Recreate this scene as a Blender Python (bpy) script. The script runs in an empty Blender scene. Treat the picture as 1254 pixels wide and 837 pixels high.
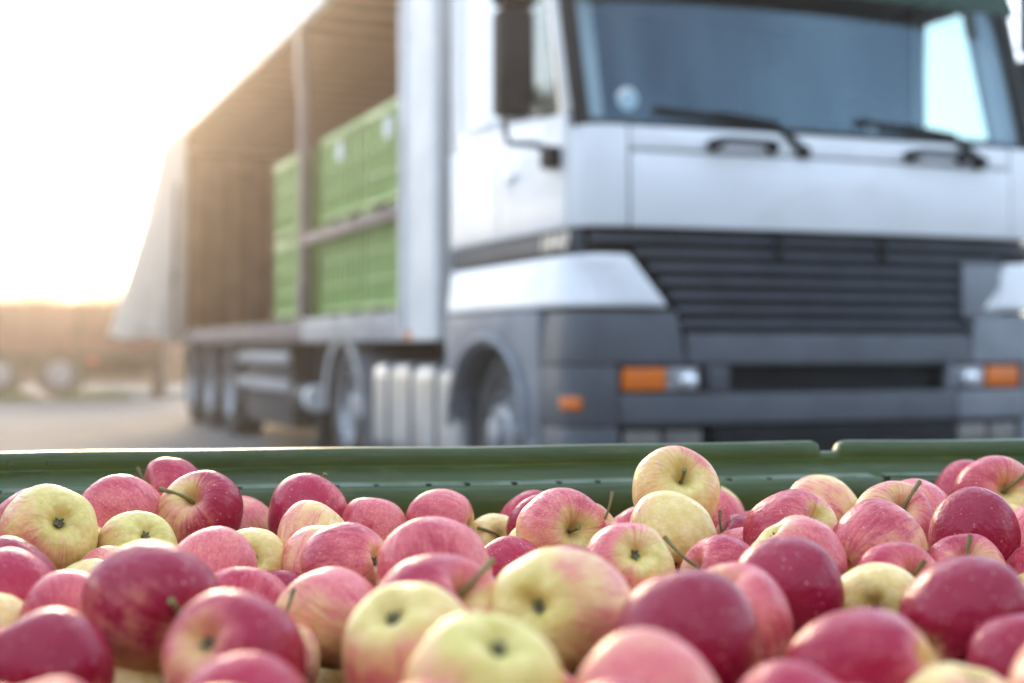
import bpy, bmesh, math, random
from mathutils import Vector, Matrix, noise

scene = bpy.context.scene
COL = scene.collection
R_ = math.radians

# ------------------------------------------------------------------ camera
CAM_H = 0.95
cam_data = bpy.data.cameras.new('camera')
cam = bpy.data.objects.new('camera', cam_data)
COL.objects.link(cam)
cam.location = (0, 0, CAM_H)
cam.rotation_euler = (R_(90), 0, 0)
cam_data.sensor_width = 36.0
cam_data.lens = 50.0
cam_data.shift_y = 0.0052
cam_data.clip_start = 0.05
cam_data.clip_end = 2000
cam_data.dof.use_dof = True
cam_data.dof.focus_distance = 1.20
cam_data.dof.aperture_fstop = 3.9
scene.camera = cam

# ------------------------------------------------------------------ sky, sun, exposure
SUN_AZ = R_(-13)      # left of the view axis
SUN_EL = R_(13)
world = bpy.data.worlds.new('World')
scene.world = world
world.use_nodes = True
wn, wl = world.node_tree.nodes, world.node_tree.links
wn.clear()
w_out = wn.new('ShaderNodeOutputWorld')
w_bg = wn.new('ShaderNodeBackground')
w_sky = wn.new('ShaderNodeTexSky')
w_sky.sky_type = 'NISHITA'
w_sky.sun_disc = False
w_sky.sun_elevation = SUN_EL
w_sky.sun_rotation = SUN_AZ
w_sky.air_density = 1.0
w_sky.dust_density = 1.6
w_sky.ozone_density = 2.4
# thin bright cloud veil all over the sky, broken by soft noise
w_tc = wn.new('ShaderNodeTexCoord')
w_noise = wn.new('ShaderNodeTexNoise')
w_noise.inputs['Scale'].default_value = 2.2
w_noise.inputs['Detail'].default_value = 6
w_ramp = wn.new('ShaderNodeMapRange')
w_ramp.inputs['From Min'].default_value = 0.35
w_ramp.inputs['From Max'].default_value = 0.7
w_ramp.inputs['To Min'].default_value = 0.08
w_ramp.inputs['To Max'].default_value = 0.70
w_mix = wn.new('ShaderNodeMix')
w_mix.data_type = 'RGBA'
w_mix.inputs['B'].default_value = (7.8, 9.3, 11.3, 1)
wl.new(w_tc.outputs['Generated'], w_noise.inputs['Vector'])
wl.new(w_noise.outputs['Fac'], w_ramp.inputs['Value'])
wl.new(w_ramp.outputs['Result'], w_mix.inputs['Factor'])
wl.new(w_sky.outputs['Color'], w_mix.inputs['A'])
wl.new(w_mix.outputs['Result'], w_bg.inputs['Color'])
w_bg.inputs['Strength'].default_value = 0.14
wl.new(w_bg.outputs['Background'], w_out.inputs['Surface'])

sun_data = bpy.data.lights.new('sun', 'SUN')
sun_data.energy = 0.95
sun_data.angle = R_(15)
sun_data.color = (1.0, 0.72, 0.43)
sun = bpy.data.objects.new('sun', sun_data)
COL.objects.link(sun)
_sd = Vector((math.sin(SUN_AZ) * math.cos(SUN_EL), math.cos(SUN_AZ) * math.cos(SUN_EL), math.sin(SUN_EL)))
sun.rotation_euler = _sd.to_track_quat('Z', 'Y').to_euler()
sun.location = _sd * 60

scene.view_settings.view_transform = 'Standard'
scene.view_settings.look = 'None'
scene.view_settings.gamma = 1
scene.view_settings.exposure = 1.66
scene.view_settings.use_curve_mapping = False
scene.render.engine = 'CYCLES'
scene.cycles.use_denoising = True
scene.cycles.use_adaptive_sampling = True
scene.cycles.adaptive_threshold = 0.02
scene.cycles.max_bounces = 6
scene.cycles.transparent_max_bounces = 12
scene.cycles.caustics_reflective = False
scene.cycles.caustics_refractive = False
scene.cycles.sample_clamp_indirect = 6.0


# ------------------------------------------------------------------ materials
def mat(name, col, rough=0.5, metal=0.0, spec=0.5, noise_scale=0, noise_amt=0.0, bump=0.0, bump_scale=60, coat=0.0, trans=0.0, alt=None, dirt=0.0):
    m = bpy.data.materials.new(name)
    m.use_nodes = True
    n, l = m.node_tree.nodes, m.node_tree.links
    b = n['Principled BSDF']
    b.inputs['Base Color'].default_value = (*col, 1)
    b.inputs['Roughness'].default_value = rough
    b.inputs['Metallic'].default_value = metal
    b.inputs['Specular IOR Level'].default_value = spec
    b.inputs['Coat Weight'].default_value = coat
    tc = n.new('ShaderNodeTexCoord')
    if noise_scale:
        t = n.new('ShaderNodeTexNoise')
        t.inputs['Scale'].default_value = noise_scale
        t.inputs['Detail'].default_value = 8
        l.new(tc.outputs['Object'], t.inputs['Vector'])
        mx = n.new('ShaderNodeMix')
        mx.data_type = 'RGBA'
        a2 = alt or tuple(c * (1 - noise_amt) for c in col)
        mx.inputs['A'].default_value = (*col, 1)
        mx.inputs['B'].default_value = (*a2, 1)
        mr = n.new('ShaderNodeMapRange')
        mr.inputs['From Min'].default_value = 0.38
        mr.inputs['From Max'].default_value = 0.68
        l.new(t.outputs['Fac'], mr.inputs['Value'])
        l.new(mr.outputs['Result'], mx.inputs['Factor'])
        l.new(mx.outputs['Result'], b.inputs['Base Color'])
        rr = n.new('ShaderNodeMapRange')
        rr.inputs['To Min'].default_value = max(0, rough - 0.08)
        rr.inputs['To Max'].default_value = min(1, rough + 0.12)
        l.new(t.outputs['Fac'], rr.inputs['Value'])
        l.new(rr.outputs['Result'], b.inputs['Roughness'])
    if bump:
        t2 = n.new('ShaderNodeTexNoise')
        t2.inputs['Scale'].default_value = bump_scale
        t2.inputs['Detail'].default_value = 6
        l.new(tc.outputs['Object'], t2.inputs['Vector'])
        bp = n.new('ShaderNodeBump')
        bp.inputs['Strength'].default_value = bump
        bp.inputs['Distance'].default_value = 0.01
        l.new(t2.outputs['Fac'], bp.inputs['Height'])
        l.new(bp.outputs['Normal'], b.inputs['Normal'])
    if trans:
        o = n['Material Output']
        tr = n.new('ShaderNodeBsdfTranslucent')
        tr.inputs['Color'].default_value = (*col, 1)
        ms = n.new('ShaderNodeMixShader')
        ms.inputs['Fac'].default_value = trans
        l.new(b.outputs['BSDF'], ms.inputs[1])
        l.new(tr.outputs['BSDF'], ms.inputs[2])
        l.new(ms.outputs['Shader'], o.inputs['Surface'])
    return m


def glass_mat(name, tint, ior=1.5, refl=(1, 1, 1)):
    """thin pane: mirror-like by Fresnel, otherwise tinted see-through"""
    m = bpy.data.materials.new(name)
    m.use_nodes = True
    n, l = m.node_tree.nodes, m.node_tree.links
    n.remove(n['Principled BSDF'])
    o = n['Material Output']
    tr = n.new('ShaderNodeBsdfTransparent')
    tr.inputs['Color'].default_value = (*tint, 1)
    gl = n.new('ShaderNodeBsdfGlossy')
    gl.inputs['Roughness'].default_value = 0.02
    gl.inputs['Color'].default_value = (*refl, 1)
    fr = n.new('ShaderNodeFresnel')
    gm = n.new('ShaderNodeNewGeometry')
    io = n.new('ShaderNodeMapRange')
    io.inputs['To Min'].default_value = ior
    io.inputs['To Max'].default_value = 1.0 / ior
    l.new(gm.outputs['Backfacing'], io.inputs['Value'])
    l.new(io.outputs['Result'], fr.inputs['IOR'])
    ms = n.new('ShaderNodeMixShader')
    l.new(fr.outputs['Fac'], ms.inputs['Fac'])
    l.new(tr.outputs['BSDF'], ms.inputs[1])
    l.new(gl.outputs['BSDF'], ms.inputs[2])
    l.new(ms.outputs['Shader'], o.inputs['Surface'])
    return m


M = dict(
    white=mat('white_paint', (0.78, 0.79, 0.80), 0.35, coat=0.3, noise_scale=3, noise_amt=0.07, bump=0.02),
    panel=mat('trailer_white', (0.72, 0.72, 0.71), 0.5, noise_scale=4, noise_amt=0.12),
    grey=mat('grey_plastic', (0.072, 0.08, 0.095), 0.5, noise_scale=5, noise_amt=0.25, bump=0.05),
    lgrey=mat('grey_plastic_reflection', (0.20, 0.217, 0.245), 0.5, noise_scale=5, noise_amt=0.2, bump=0.05),
    dgrey=mat('dark_grille', (0.060, 0.068, 0.082), 0.5, spec=0.3, noise_scale=6, noise_amt=0.25),
    black=mat('black_plastic', (0.007, 0.008, 0.010), 0.6, spec=0.25, noise_scale=6, noise_amt=0.3),
    rubber=mat('tyre_rubber', (0.035, 0.034, 0.034), 0.8, noise_scale=9, noise_amt=0.0, alt=(0.075, 0.07, 0.064), bump=0.2, bump_scale=30),
    steel=mat('wheel_steel', (0.42, 0.43, 0.45), 0.45, metal=0.3, noise_scale=12, noise_amt=0.45),
    alu=mat('aluminium', (0.62, 0.63, 0.64), 0.42, metal=0.35, noise_scale=4, noise_amt=0.25),
    fender=mat('fender_grey', (0.32, 0.33, 0.35), 0.5, noise_scale=4, noise_amt=0.3),
    tank=mat('tank_alloy', (0.48, 0.49, 0.50), 0.36, metal=0.6, noise_scale=3, noise_amt=0.0, alt=(0.33, 0.31, 0.29)),
    frame=mat('chassis', (0.03, 0.03, 0.032), 0.7, noise_scale=4, noise_amt=0.0, alt=(0.06, 0.05, 0.045)),
    orange=mat('indicator_orange', (0.75, 0.17, 0.015), 0.25, noise_scale=40, noise_amt=0.2),
    lamp=mat('lamp_lens', (0.75, 0.77, 0.8), 0.12, metal=0.55),
    foglens=mat('fog_lens', (0.20, 0.19, 0.18), 0.2, noise_scale=14, noise_amt=0.4),
    visor=mat('visor_green', (0.005, 0.035, 0.018), 0.55, spec=0.2, noise_scale=2, noise_amt=0.2),
    trimpale=mat('pillar_trim', (0.55, 0.54, 0.5), 0.7, noise_scale=5, noise_amt=0.1),
    cabin=mat('cabin_fabric', (0.014, 0.016, 0.02), 0.9, spec=0.2, noise_scale=10, noise_amt=0.3),
    glass=glass_mat('windscreen_glass', (0.70, 0.80, 0.83), 1.9, (0.55, 0.82, 1.0)),
    sglass=glass_mat('side_glass', (0.7, 0.8, 0.8), 1.55),
    chrome=mat('silver_badge', (0.6, 0.62, 0.65), 0.3, metal=0.8),
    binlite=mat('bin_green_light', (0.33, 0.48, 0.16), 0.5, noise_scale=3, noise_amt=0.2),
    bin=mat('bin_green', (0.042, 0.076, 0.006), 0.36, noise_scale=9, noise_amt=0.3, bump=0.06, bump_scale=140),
    ledge_sheen=mat('sky_sheen_ledge', (0.19, 0.22, 0.17), 0.45, noise_scale=30, noise_amt=0, alt=(0.09, 0.13, 0.06)),  # paler tone paints the sky's grazing reflection on the ledge
    rimsheen=mat('sky_sheen_rim', (0.10, 0.16, 0.075), 0.3, noise_scale=25, noise_amt=0, alt=(0.05, 0.09, 0.02)),  # lighter tone paints the sky caught along the rim top
    pit=mat('vent_dark', (0.006, 0.008, 0.006), 0.8),
    tag=mat('paper_tag', (0.8, 0.8, 0.78), 0.7),
    roof=mat('roof_sheet', (0.52, 0.33, 0.22), 0.8, noise_scale=2, noise_amt=0.15, trans=0.45),
    beam=mat('roof_beam', (0.30, 0.20, 0.14), 0.6, noise_scale=5, noise_amt=0.2),
    brown=mat('brown_ply', (0.36, 0.21, 0.13), 0.7, noise_scale=3, noise_amt=0.3),
    post=mat('post_brown', (0.23, 0.17, 0.16), 0.6, noise_scale=5, noise_amt=0.25),
    rail=mat('side_rail', (0.36, 0.35, 0.36), 0.55, noise_scale=4, noise_amt=0.3),
    cloth=mat('curtain_cloth', (0.74, 0.70, 0.64), 0.65, noise_scale=2.5, noise_amt=0.16, trans=0.4),
    rust=mat('rust_red', (0.17, 0.055, 0.038), 0.7, noise_scale=3, noise_amt=0.35),
    rustd=mat('rust_dark', (0.06, 0.03, 0.024), 0.75, noise_scale=3, noise_amt=0.35),
    concrete=mat('concrete', (0.42, 0.40, 0.37), 0.85, noise_scale=6, noise_amt=0.2, bump=0.3),
    tail=mat('tail_red', (0.6, 0.05, 0.02), 0.3),
    stem=mat('apple_stem', (0.20, 0.15, 0.05), 0.65, noise_scale=8, noise_amt=0, alt=(0.14, 0.17, 0.04), bump=0.3, bump_scale=40),
    calyx=mat('apple_calyx', (0.07, 0.06, 0.03), 0.85, noise_scale=10, noise_amt=0, alt=(0.2, 0.19, 0.09), bump=0.4, bump_scale=30),
    leaf=mat('leaf', (0.07, 0.11, 0.03), 0.6, noise_scale=1.5, noise_amt=0.4, trans=0.3),
    bark=mat('bark', (0.12, 0.09, 0.07), 0.9, noise_scale=6, noise_amt=0.3),
    grass=mat('grass', (0.10, 0.16, 0.04), 0.7, noise_scale=3, noise_amt=0.3),
    addedwall=mat('added_hall_wall', (0.09, 0.095, 0.09), 0.6, noise_scale=1.5, noise_amt=0.2),
    wallpale=mat('render_wall', (0.6, 0.57, 0.52), 0.85, noise_scale=2, noise_amt=0.12),
    rooftile=mat('roof_tile', (0.3, 0.14, 0.09), 0.8, noise_scale=3, noise_amt=0.3),
    winpane=mat('window_pane', (0.03, 0.035, 0.04), 0.1),
)


def scuff(m, scale, colr, amt):
    """fine scratches and rubbed streaks along x"""
    n, l = m.node_tree.nodes, m.node_tree.links
    b = n['Principled BSDF']
    src = b.inputs['Base Color'].links[0].from_socket
    tc = n.new('ShaderNodeTexCoord')
    mp = n.new('ShaderNodeMapping'); mp.inputs['Scale'].default_value = scale
    l.new(tc.outputs['Object'], mp.inputs['Vector'])
    t = n.new('ShaderNodeTexNoise'); t.inputs['Scale'].default_value = 1.0; t.inputs['Detail'].default_value = 8; t.inputs['Roughness'].default_value = 0.7
    l.new(mp.outputs['Vector'], t.inputs['Vector'])
    r = n.new('ShaderNodeMapRange'); r.inputs['From Min'].default_value = 0.52; r.inputs['From Max'].default_value = 0.72; r.inputs['To Max'].default_value = amt
    l.new(t.outputs['Fac'], r.inputs['Value'])
    mx = n.new('ShaderNodeMix'); mx.data_type = 'RGBA'; mx.inputs['B'].default_value = (*colr, 1)
    l.new(src, mx.inputs['A']); l.new(r.outputs['Result'], mx.inputs['Factor'])
    l.new(mx.outputs['Result'], b.inputs['Base Color'])


scuff(M['bin'], (14, 90, 160), (0.12, 0.15, 0.07), 0.55)
scuff(M['binlite'], (6, 6, 9), (0.30, 0.33, 0.16), 0.5)
scuff(M['white'], (2, 2, 5), (0.62, 0.60, 0.56), 0.5)
scuff(M['cloth'], (3, 3, 1.2), (0.45, 0.42, 0.38), 0.7)


def asphalt():
    m = bpy.data.materials.new('yard_asphalt')
    m.use_nodes = True
    n, l = m.node_tree.nodes, m.node_tree.links
    b = n['Principled BSDF']
    b.inputs['Roughness'].default_value = 0.85
    tc = n.new('ShaderNodeTexCoord')
    t1 = n.new('ShaderNodeTexNoise'); t1.inputs['Scale'].default_value = 0.35; t1.inputs['Detail'].default_value = 9
    t2 = n.new('ShaderNodeTexNoise'); t2.inputs['Scale'].default_value = 45; t2.inputs['Detail'].default_value = 4
    l.new(tc.outputs['Object'], t1.inputs['Vector']); l.new(tc.outputs['Object'], t2.inputs['Vector'])
    r = n.new('ShaderNodeValToRGB')
    r.color_ramp.elements[0].position = 0.35; r.color_ramp.elements[0].color = (0.095, 0.085, 0.078, 1)
    r.color_ramp.elements[1].position = 0.68; r.color_ramp.elements[1].color = (0.165, 0.148, 0.135, 1)
    l.new(t1.outputs['Fac'], r.inputs['Fac'])
    mx = n.new('ShaderNodeMix'); mx.data_type = 'RGBA'; mx.blend_type = 'OVERLAY'; mx.inputs['Factor'].default_value = 0.5
    l.new(r.outputs['Color'], mx.inputs['A']); l.new(t2.outputs['Fac'], mx.inputs['B'])
    l.new(mx.outputs['Result'], b.inputs['Base Color'])
    bp = n.new('ShaderNodeBump'); bp.inputs['Strength'].default_value = 0.4; bp.inputs['Distance'].default_value = 0.01
    l.new(t2.outputs['Fac'], bp.inputs['Height']); l.new(bp.outputs['Normal'], b.inputs['Normal'])
    return m


def apple_mat():
    """skin driven by the object colour: R blush cover, G depth of red, B greenness, A seed"""
    m = bpy.data.materials.new('apple_skin')
    m.use_nodes = True
    n, l = m.node_tree.nodes, m.node_tree.links
    b = n['Principled BSDF']

    def N(t, **kw):
        x = n.new(t)
        for k, v in kw.items():
            setattr(x, k, v)
        return x

    def val(s, v):
        if hasattr(v, 'is_linked') or hasattr(v, 'links'):
            l.new(v, s)
        else:
            s.default_value = v

    def math_(op, a, c=0.0, d=0.0, clamp=False):
        x = N('ShaderNodeMath', operation=op, use_clamp=clamp)
        val(x.inputs[0], a); val(x.inputs[1], c); val(x.inputs[2], d)
        return x.outputs[0]

    def rng(v, a, c, t0=0.0, t1=1.0, smooth=True):
        x = N('ShaderNodeMapRange')
        if smooth:
            x.interpolation_type = 'SMOOTHSTEP'
        val(x.inputs['Value'], v); val(x.inputs['From Min'], a); val(x.inputs['From Max'], c)
        val(x.inputs['To Min'], t0); val(x.inputs['To Max'], t1)
        return x.outputs['Result']

    def mixc(fac, a, c):
        x = N('ShaderNodeMix', data_type='RGBA')
        val(x.inputs['Factor'], fac)
        for s, v in ((x.inputs['A'], a), (x.inputs['B'], c)):
            if isinstance(v, tuple):
                s.default_value = (*v, 1)
            else:
                l.new(v, s)
        return x.outputs['Result']

    def noise_(vec, scale, detail=4, rough=0.5, dist=0.0):
        x = N('ShaderNodeTexNoise')
        l.new(vec, x.inputs['Vector'])
        x.inputs['Scale'].default_value = scale
        x.inputs['Detail'].default_value = detail
        x.inputs['Roughness'].default_value = rough
        x.inputs['Distortion'].default_value = dist
        return x.outputs['Fac']

    tc = N('ShaderNodeTexCoord')
    oi = N('ShaderNodeObjectInfo')
    sep = N('ShaderNodeSeparateColor')
    l.new(oi.outputs['Color'], sep.inputs['Color'])
    cov, dep, grn, seed = sep.outputs[0], sep.outputs[1], sep.outputs[2], oi.outputs['Alpha']
    pos = tc.outputs['Object']
    nrm = N('ShaderNodeVectorMath', operation='NORMALIZE')
    l.new(pos, nrm.inputs[0])
    d = nrm.outputs['Vector']
    sx = N('ShaderNodeSeparateXYZ')
    l.new(d, sx.inputs[0])
    off = N('ShaderNodeCombineXYZ')
    s50 = math_('MULTIPLY', seed, 53.0)
    for i in range(3):
        l.new(s50, off.inputs[i])
    addv = N('ShaderNodeVectorMath', operation='ADD')
    l.new(d, addv.inputs[0]); l.new(off.outputs[0], addv.inputs[1])
    dv = addv.outputs['Vector']
    # meridian coordinates for streaks
    flat = N('ShaderNodeVectorMath', operation='MULTIPLY')
    l.new(pos, flat.inputs[0]); flat.inputs[1].default_value = (1, 1, 0)
    fn = N('ShaderNodeVectorMath', operation='NORMALIZE')
    l.new(flat.outputs[0], fn.inputs[0])
    fs = N('ShaderNodeVectorMath', operation='SCALE'); fs.inputs['Scale'].default_value = 1.0
    l.new(fn.outputs[0], fs.inputs[0])
    mer = N('ShaderNodeCombineXYZ')
    sf = N('ShaderNodeSeparateXYZ'); l.new(fs.outputs[0], sf.inputs[0])
    l.new(math_('ADD', sf.outputs[0], s50), mer.inputs[0])
    l.new(sf.outputs[1], mer.inputs[1])
    l.new(math_('MULTIPLY', sx.outputs[2], 0.16), mer.inputs[2])
    streak = noise_(mer.outputs[0], 9.0, 3, 0.65, 0.25)
    fine = noise_(mer.outputs[0], 26.0, 2, 0.6, 0.3)
    big = noise_(dv, 1.4, 1)
    mid = noise_(dv, 4.5, 3, 0.6)
    grain = noise_(dv, 22.0, 2, 0.65)

    # blush field
    base = math_('MULTIPLY', sx.outputs[0], 0.62)
    base = math_('ADD', base, math_('MULTIPLY', math_('SUBTRACT', big, 0.5), 1.3))
    base = math_('ADD', base, math_('MULTIPLY', math_('SUBTRACT', streak, 0.5), 0.85))
    base = math_('ADD', base, math_('MULTIPLY', math_('SUBTRACT', mid, 0.5), 0.6))
    base = math_('ADD', base, math_('MULTIPLY', math_('SUBTRACT', grain, 0.5), 0.4))
    base = math_('ADD', base, math_('MULTIPLY', math_('SUBTRACT', cov, 0.55), 1.6))
    poles = rng(math_('ABSOLUTE', sx.outputs[2]), 0.72, 1.0)
    base = math_('SUBTRACT', base, math_('MULTIPLY', poles, 0.45))
    blush = rng(base, -0.55, 0.55)
    deepf = math_('ADD', base, math_('MULTIPLY', math_('SUBTRACT', fine, 0.5), 0.7))
    deepf = math_('ADD', deepf, math_('SUBTRACT', math_('MULTIPLY', dep, 1.45), 1.02))
    deep = rng(deepf, -0.15, 0.95)
    streaks = math_('MULTIPLY', rng(math_('ADD', math_('MULTIPLY', streak, 0.6), math_('MULTIPLY', fine, 0.4)), 0.53, 0.68), rng(base, -0.75, 0.0))

    yellow = mixc(rng(mid, 0.35, 0.7), (0.80, 0.52, 0.19), (0.85, 0.62, 0.30))
    green = mixc(rng(mid, 0.35, 0.7), (0.60, 0.50, 0.13), (0.74, 0.60, 0.22))
    gfac = math_('ADD', grn, math_('MULTIPLY', poles, 0.45), clamp=True)
    ground = mixc(gfac, yellow, green)
    pink = mixc(rng(grain, 0.35, 0.7), (0.64, 0.105, 0.13), (0.72, 0.25, 0.21))
    crim = mixc(dep, (0.50, 0.022, 0.062), (0.25, 0.004, 0.028))
    red = mixc(deep, pink, crim)
    col = mixc(blush, ground, red)
    col = mixc(math_('MULTIPLY', streaks, math_('MULTIPLY', math_('SUBTRACT', 1.0, deep), 0.55)), col, crim)
    # lenticels
    vor = N('ShaderNodeTexVoronoi')
    l.new(dv, vor.inputs['Vector'])
    vor.inputs['Scale'].default_value = 8.5
    vor.inputs['Randomness'].default_value = 0.95
    vs = N('ShaderNodeSeparateColor'); l.new(vor.outputs['Color'], vs.inputs['Color'])
    rad = math_('MULTIPLY_ADD', vs.outputs[0], 0.12, 0.07)
    dot = rng(vor.outputs['Distance'], math_('MULTIPLY', rad, 1.25), math_('MULTIPLY', rad, 0.55))
    dotm = math_('MULTIPLY', dot, math_('MULTIPLY_ADD', blush, 0.42, 0.10))
    col = mixc(dotm, col, (0.84, 0.52, 0.36))
    # russet in the stem cavity
    rus = math_('MULTIPLY', rng(sx.outputs[2], 0.93, 1.0), rng(mid, 0.35, 0.65))
    col = mixc(math_('MULTIPLY', rus, 0.5), col, (0.30, 0.20, 0.06))
    # rubbed and russeted patches
    rub = math_('MULTIPLY', rng(noise_(dv, 1.9, 4, 0.7, 0.6), 0.66, 0.74), rng(grain, 0.4, 0.6))
    col = mixc(math_('MULTIPLY', rub, 0.55), col, (0.30, 0.17, 0.06))
    # tiny scabs
    vor2 = N('ShaderNodeTexVoronoi'); l.new(dv, vor2.inputs['Vector']); vor2.inputs['Scale'].default_value = 2.7
    scab = rng(vor2.outputs['Distance'], 0.034, 0.018)
    col = mixc(math_('MULTIPLY', scab, 0.7), col, (0.07, 0.05, 0.03))
    l.new(col, b.inputs['Base Color'])
    # dull dusty patches on the waxy skin
    dust = rng(noise_(dv, 2.3, 3, 0.6), 0.42, 0.66)
    l.new(math_('ADD', rng(grain, 0.3, 0.7, 0.25, 0.36), math_('MULTIPLY', dust, 0.16)), b.inputs['Roughness'])
    b.inputs['Specular IOR Level'].default_value = 0.30
    b.inputs['Sheen Weight'].default_value = 0.0
    b.inputs['Sheen Roughness'].default_value = 0.45
    b.inputs['Sheen Tint'].default_value = (0.92, 0.88, 1.0, 1)
    bp = N('ShaderNodeBump'); bp.inputs['Strength'].default_value = 0.12; bp.inputs['Distance'].default_value = 0.02
    l.new(noise_(dv, 3.5, 2, 0.6), bp.inputs['Height'])
    l.new(bp.outputs['Normal'], b.inputs['Normal'])
    return m


# ------------------------------------------------------------------ mesh helpers
def smooth_by_angle(me, ang=35):
    bm = bmesh.new(); bm.from_mesh(me)
    c = R_(ang)
    for f_ in bm.faces:
        f_.smooth = True
    for e in bm.edges:
        if len(e.link_faces) == 2:
            e.smooth = e.calc_face_angle(0) < c
    bm.to_mesh(me); bm.free()


def tag(o, label=None, cat=None, group=None, kind=None):
    if label: o['label'] = label
    if cat: o['category'] = cat
    if group: o['group'] = group
    if kind: o['kind'] = kind
    return o


def empty(name, loc=(0, 0, 0), rz=0.0, off=(0, 0, 0)):
    """an Empty at a thing's base; off = that base in the frame the parts are written in"""
    o = bpy.data.objects.new(name, None)
    o.empty_display_size = 0.2
    COL.objects.link(o)
    c, s = math.cos(rz), math.sin(rz)
    o.location = (loc[0] + c * off[0] - s * off[1], loc[1] + s * off[0] + c * off[1], loc[2] + off[2])
    o.rotation_euler = (0, 0, rz)
    OFF[o.name] = Vector(off)
    return o


OFF = {}


class MB:
    """collects shapes into one mesh"""
    def __init__(self):
        self.v, self.f = [], []

    def add(self, vs, fs):
        k = len(self.v)
        self.v += [tuple(p) for p in vs]
        self.f += [tuple(i + k for i in q) for q in fs]
        return self

    def box(self, x0, x1, y0, y1, z0, z1):
        return self.add([(x0, y0, z0), (x1, y0, z0), (x1, y1, z0), (x0, y1, z0), (x0, y0, z1), (x1, y0, z1), (x1, y1, z1), (x0, y1, z1)],
                        [(0, 3, 2, 1), (4, 5, 6, 7), (0, 1, 5, 4), (1, 2, 6, 5), (2, 3, 7, 6), (3, 0, 4, 7)])

    def bar(self, a, b, w, h, up=(0, 0, 1)):
        """box beam from a to b, w across, h along up"""
        a, b, up = Vector(a), Vector(b), Vector(up)
        d = (b - a).normalized()
        s = d.cross(up).normalized()
        u = s.cross(d).normalized()
        vs = []
        for p in (a, b):
            for i, j in ((-1, -1), (1, -1), (1, 1), (-1, 1)):
                vs.append(p + s * (i * w / 2) + u * (j * h / 2))
        return self.add(vs, [(0, 1, 2, 3), (7, 6, 5, 4), (0, 4, 5, 1), (1, 5, 6, 2), (2, 6, 7, 3), (3, 7, 4, 0)])

    def prism(self, poly, axis, lo, hi):
        """2D polygon (counted in the two other axes) pushed along axis"""
        n = len(poly)
        def P(p, t):
            return {'x': (t, p[0], p[1]), 'y': (p[0], t, p[1]), 'z': (p[0], p[1], t)}[axis]
        vs = [P(p, lo) for p in poly] + [P(p, hi) for p in poly]
        fs = [tuple(range(n - 1, -1, -1)), tuple(range(n, 2 * n))]
        fs += [(i, (i + 1) % n, n + (i + 1) % n, n + i) for i in range(n)]
        return self.add(vs, fs)

    def tube(self, pts, r, n=8, caps=True):
        pts = [Vector(p) for p in pts]
        rs = r if isinstance(r, (list, tuple)) else [r] * len(pts)
        vs, fs = [], []
        ref = Vector((0, 0, 1))
        for i, p in enumerate(pts):
            d = (pts[min(i + 1, len(pts) - 1)] - pts[max(i - 1, 0)]).normalized()
            if abs(d.dot(ref)) > 0.95:
                ref = Vector((1, 0, 0)) if abs(d.x) < 0.9 else Vector((0, 1, 0))
            s = d.cross(ref).normalized(); u = s.cross(d)
            ref = u
            for k in range(n):
                a = 2 * math.pi * k / n
                vs.append(p + (s * math.cos(a) + u * math.sin(a)) * rs[i])
        for i in range(len(pts) - 1):
            for k in range(n):
                fs.append((i * n + k, i * n + (k + 1) % n, (i + 1) * n + (k + 1) % n, (i + 1) * n + k))
        if caps:
            fs.append(tuple(range(n - 1, -1, -1)))
            fs.append(tuple(range((len(pts) - 1) * n, len(pts) * n)))
        return self.add(vs, fs)

    def lathe(self, prof, c=(0, 0, 0), axis='x', n=32, ang=(0, 2 * math.pi)):
        """prof: (radius, along)"""
        full = abs(ang[1] - ang[0] - 2 * math.pi) < 1e-6
        m = n if full else n + 1
        vs, fs = [], []
        for (r, t) in prof:
            for k in range(m):
                a = ang[0] + (ang[1] - ang[0]) * k / n
                p, q = r * math.cos(a), r * math.sin(a)
                vs.append({'x': (c[0] + t, c[1] + p, c[2] + q), 'y': (c[0] + p, c[1] + t, c[2] + q), 'z': (c[0] + p, c[1] + q, c[2] + t)}[axis])
        for i in range(len(prof) - 1):
            for k in range(n):
                k2 = (k + 1) % m
                fs.append((i * m + k, i * m + k2, (i + 1) * m + k2, (i + 1) * m + k))
        return self.add(vs, fs)

    def grid(self, fn, nu, nv):
        vs = [fn(i / nu, j / nv) for j in range(nv + 1) for i in range(nu + 1)]
        fs = [(j * (nu + 1) + i, j * (nu + 1) + i + 1, (j + 1) * (nu + 1) + i + 1, (j + 1) * (nu + 1) + i) for j in range(nv) for i in range(nu)]
        return self.add(vs, fs)

    def build(self, name, m, parent=None, bevel=0.0, seg=2, smooth=True, solid=0.0, ang=35):
        off = Vector((0, 0, 0))
        p = parent
        while p is not None:
            off += OFF.get(p.name, Vector((0, 0, 0)))
            p = p.parent
        me = bpy.data.meshes.new(name)
        me.from_pydata([tuple(Vector(q) - off) for q in self.v], [], self.f)
        bm = bmesh.new(); bm.from_mesh(me)
        bmesh.ops.recalc_face_normals(bm, faces=bm.faces)
        if solid:
            bmesh.ops.solidify(bm, geom=bm.faces[:], thickness=solid)
        if bevel:
            es = [e for e in bm.edges if len(e.link_faces) == 2 and e.calc_face_angle(0) > R_(40)]
            bmesh.ops.bevel(bm, geom=es, offset=bevel, segments=seg, affect='EDGES', profile=0.6, clamp_overlap=True)
        bm.to_mesh(me); bm.free()
        if smooth:
            smooth_by_angle(me, ang)
        me.materials.append(M[m] if isinstance(m, str) else m)
        o = bpy.data.objects.new(name, me)
        COL.objects.link(o)
        o.parent = parent
        return o


def copy_tree(o, parent=None):
    c = o.copy(); COL.objects.link(c); c.parent = parent
    for ch in list(o.children):
        copy_tree(ch, c)
    return c


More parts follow.
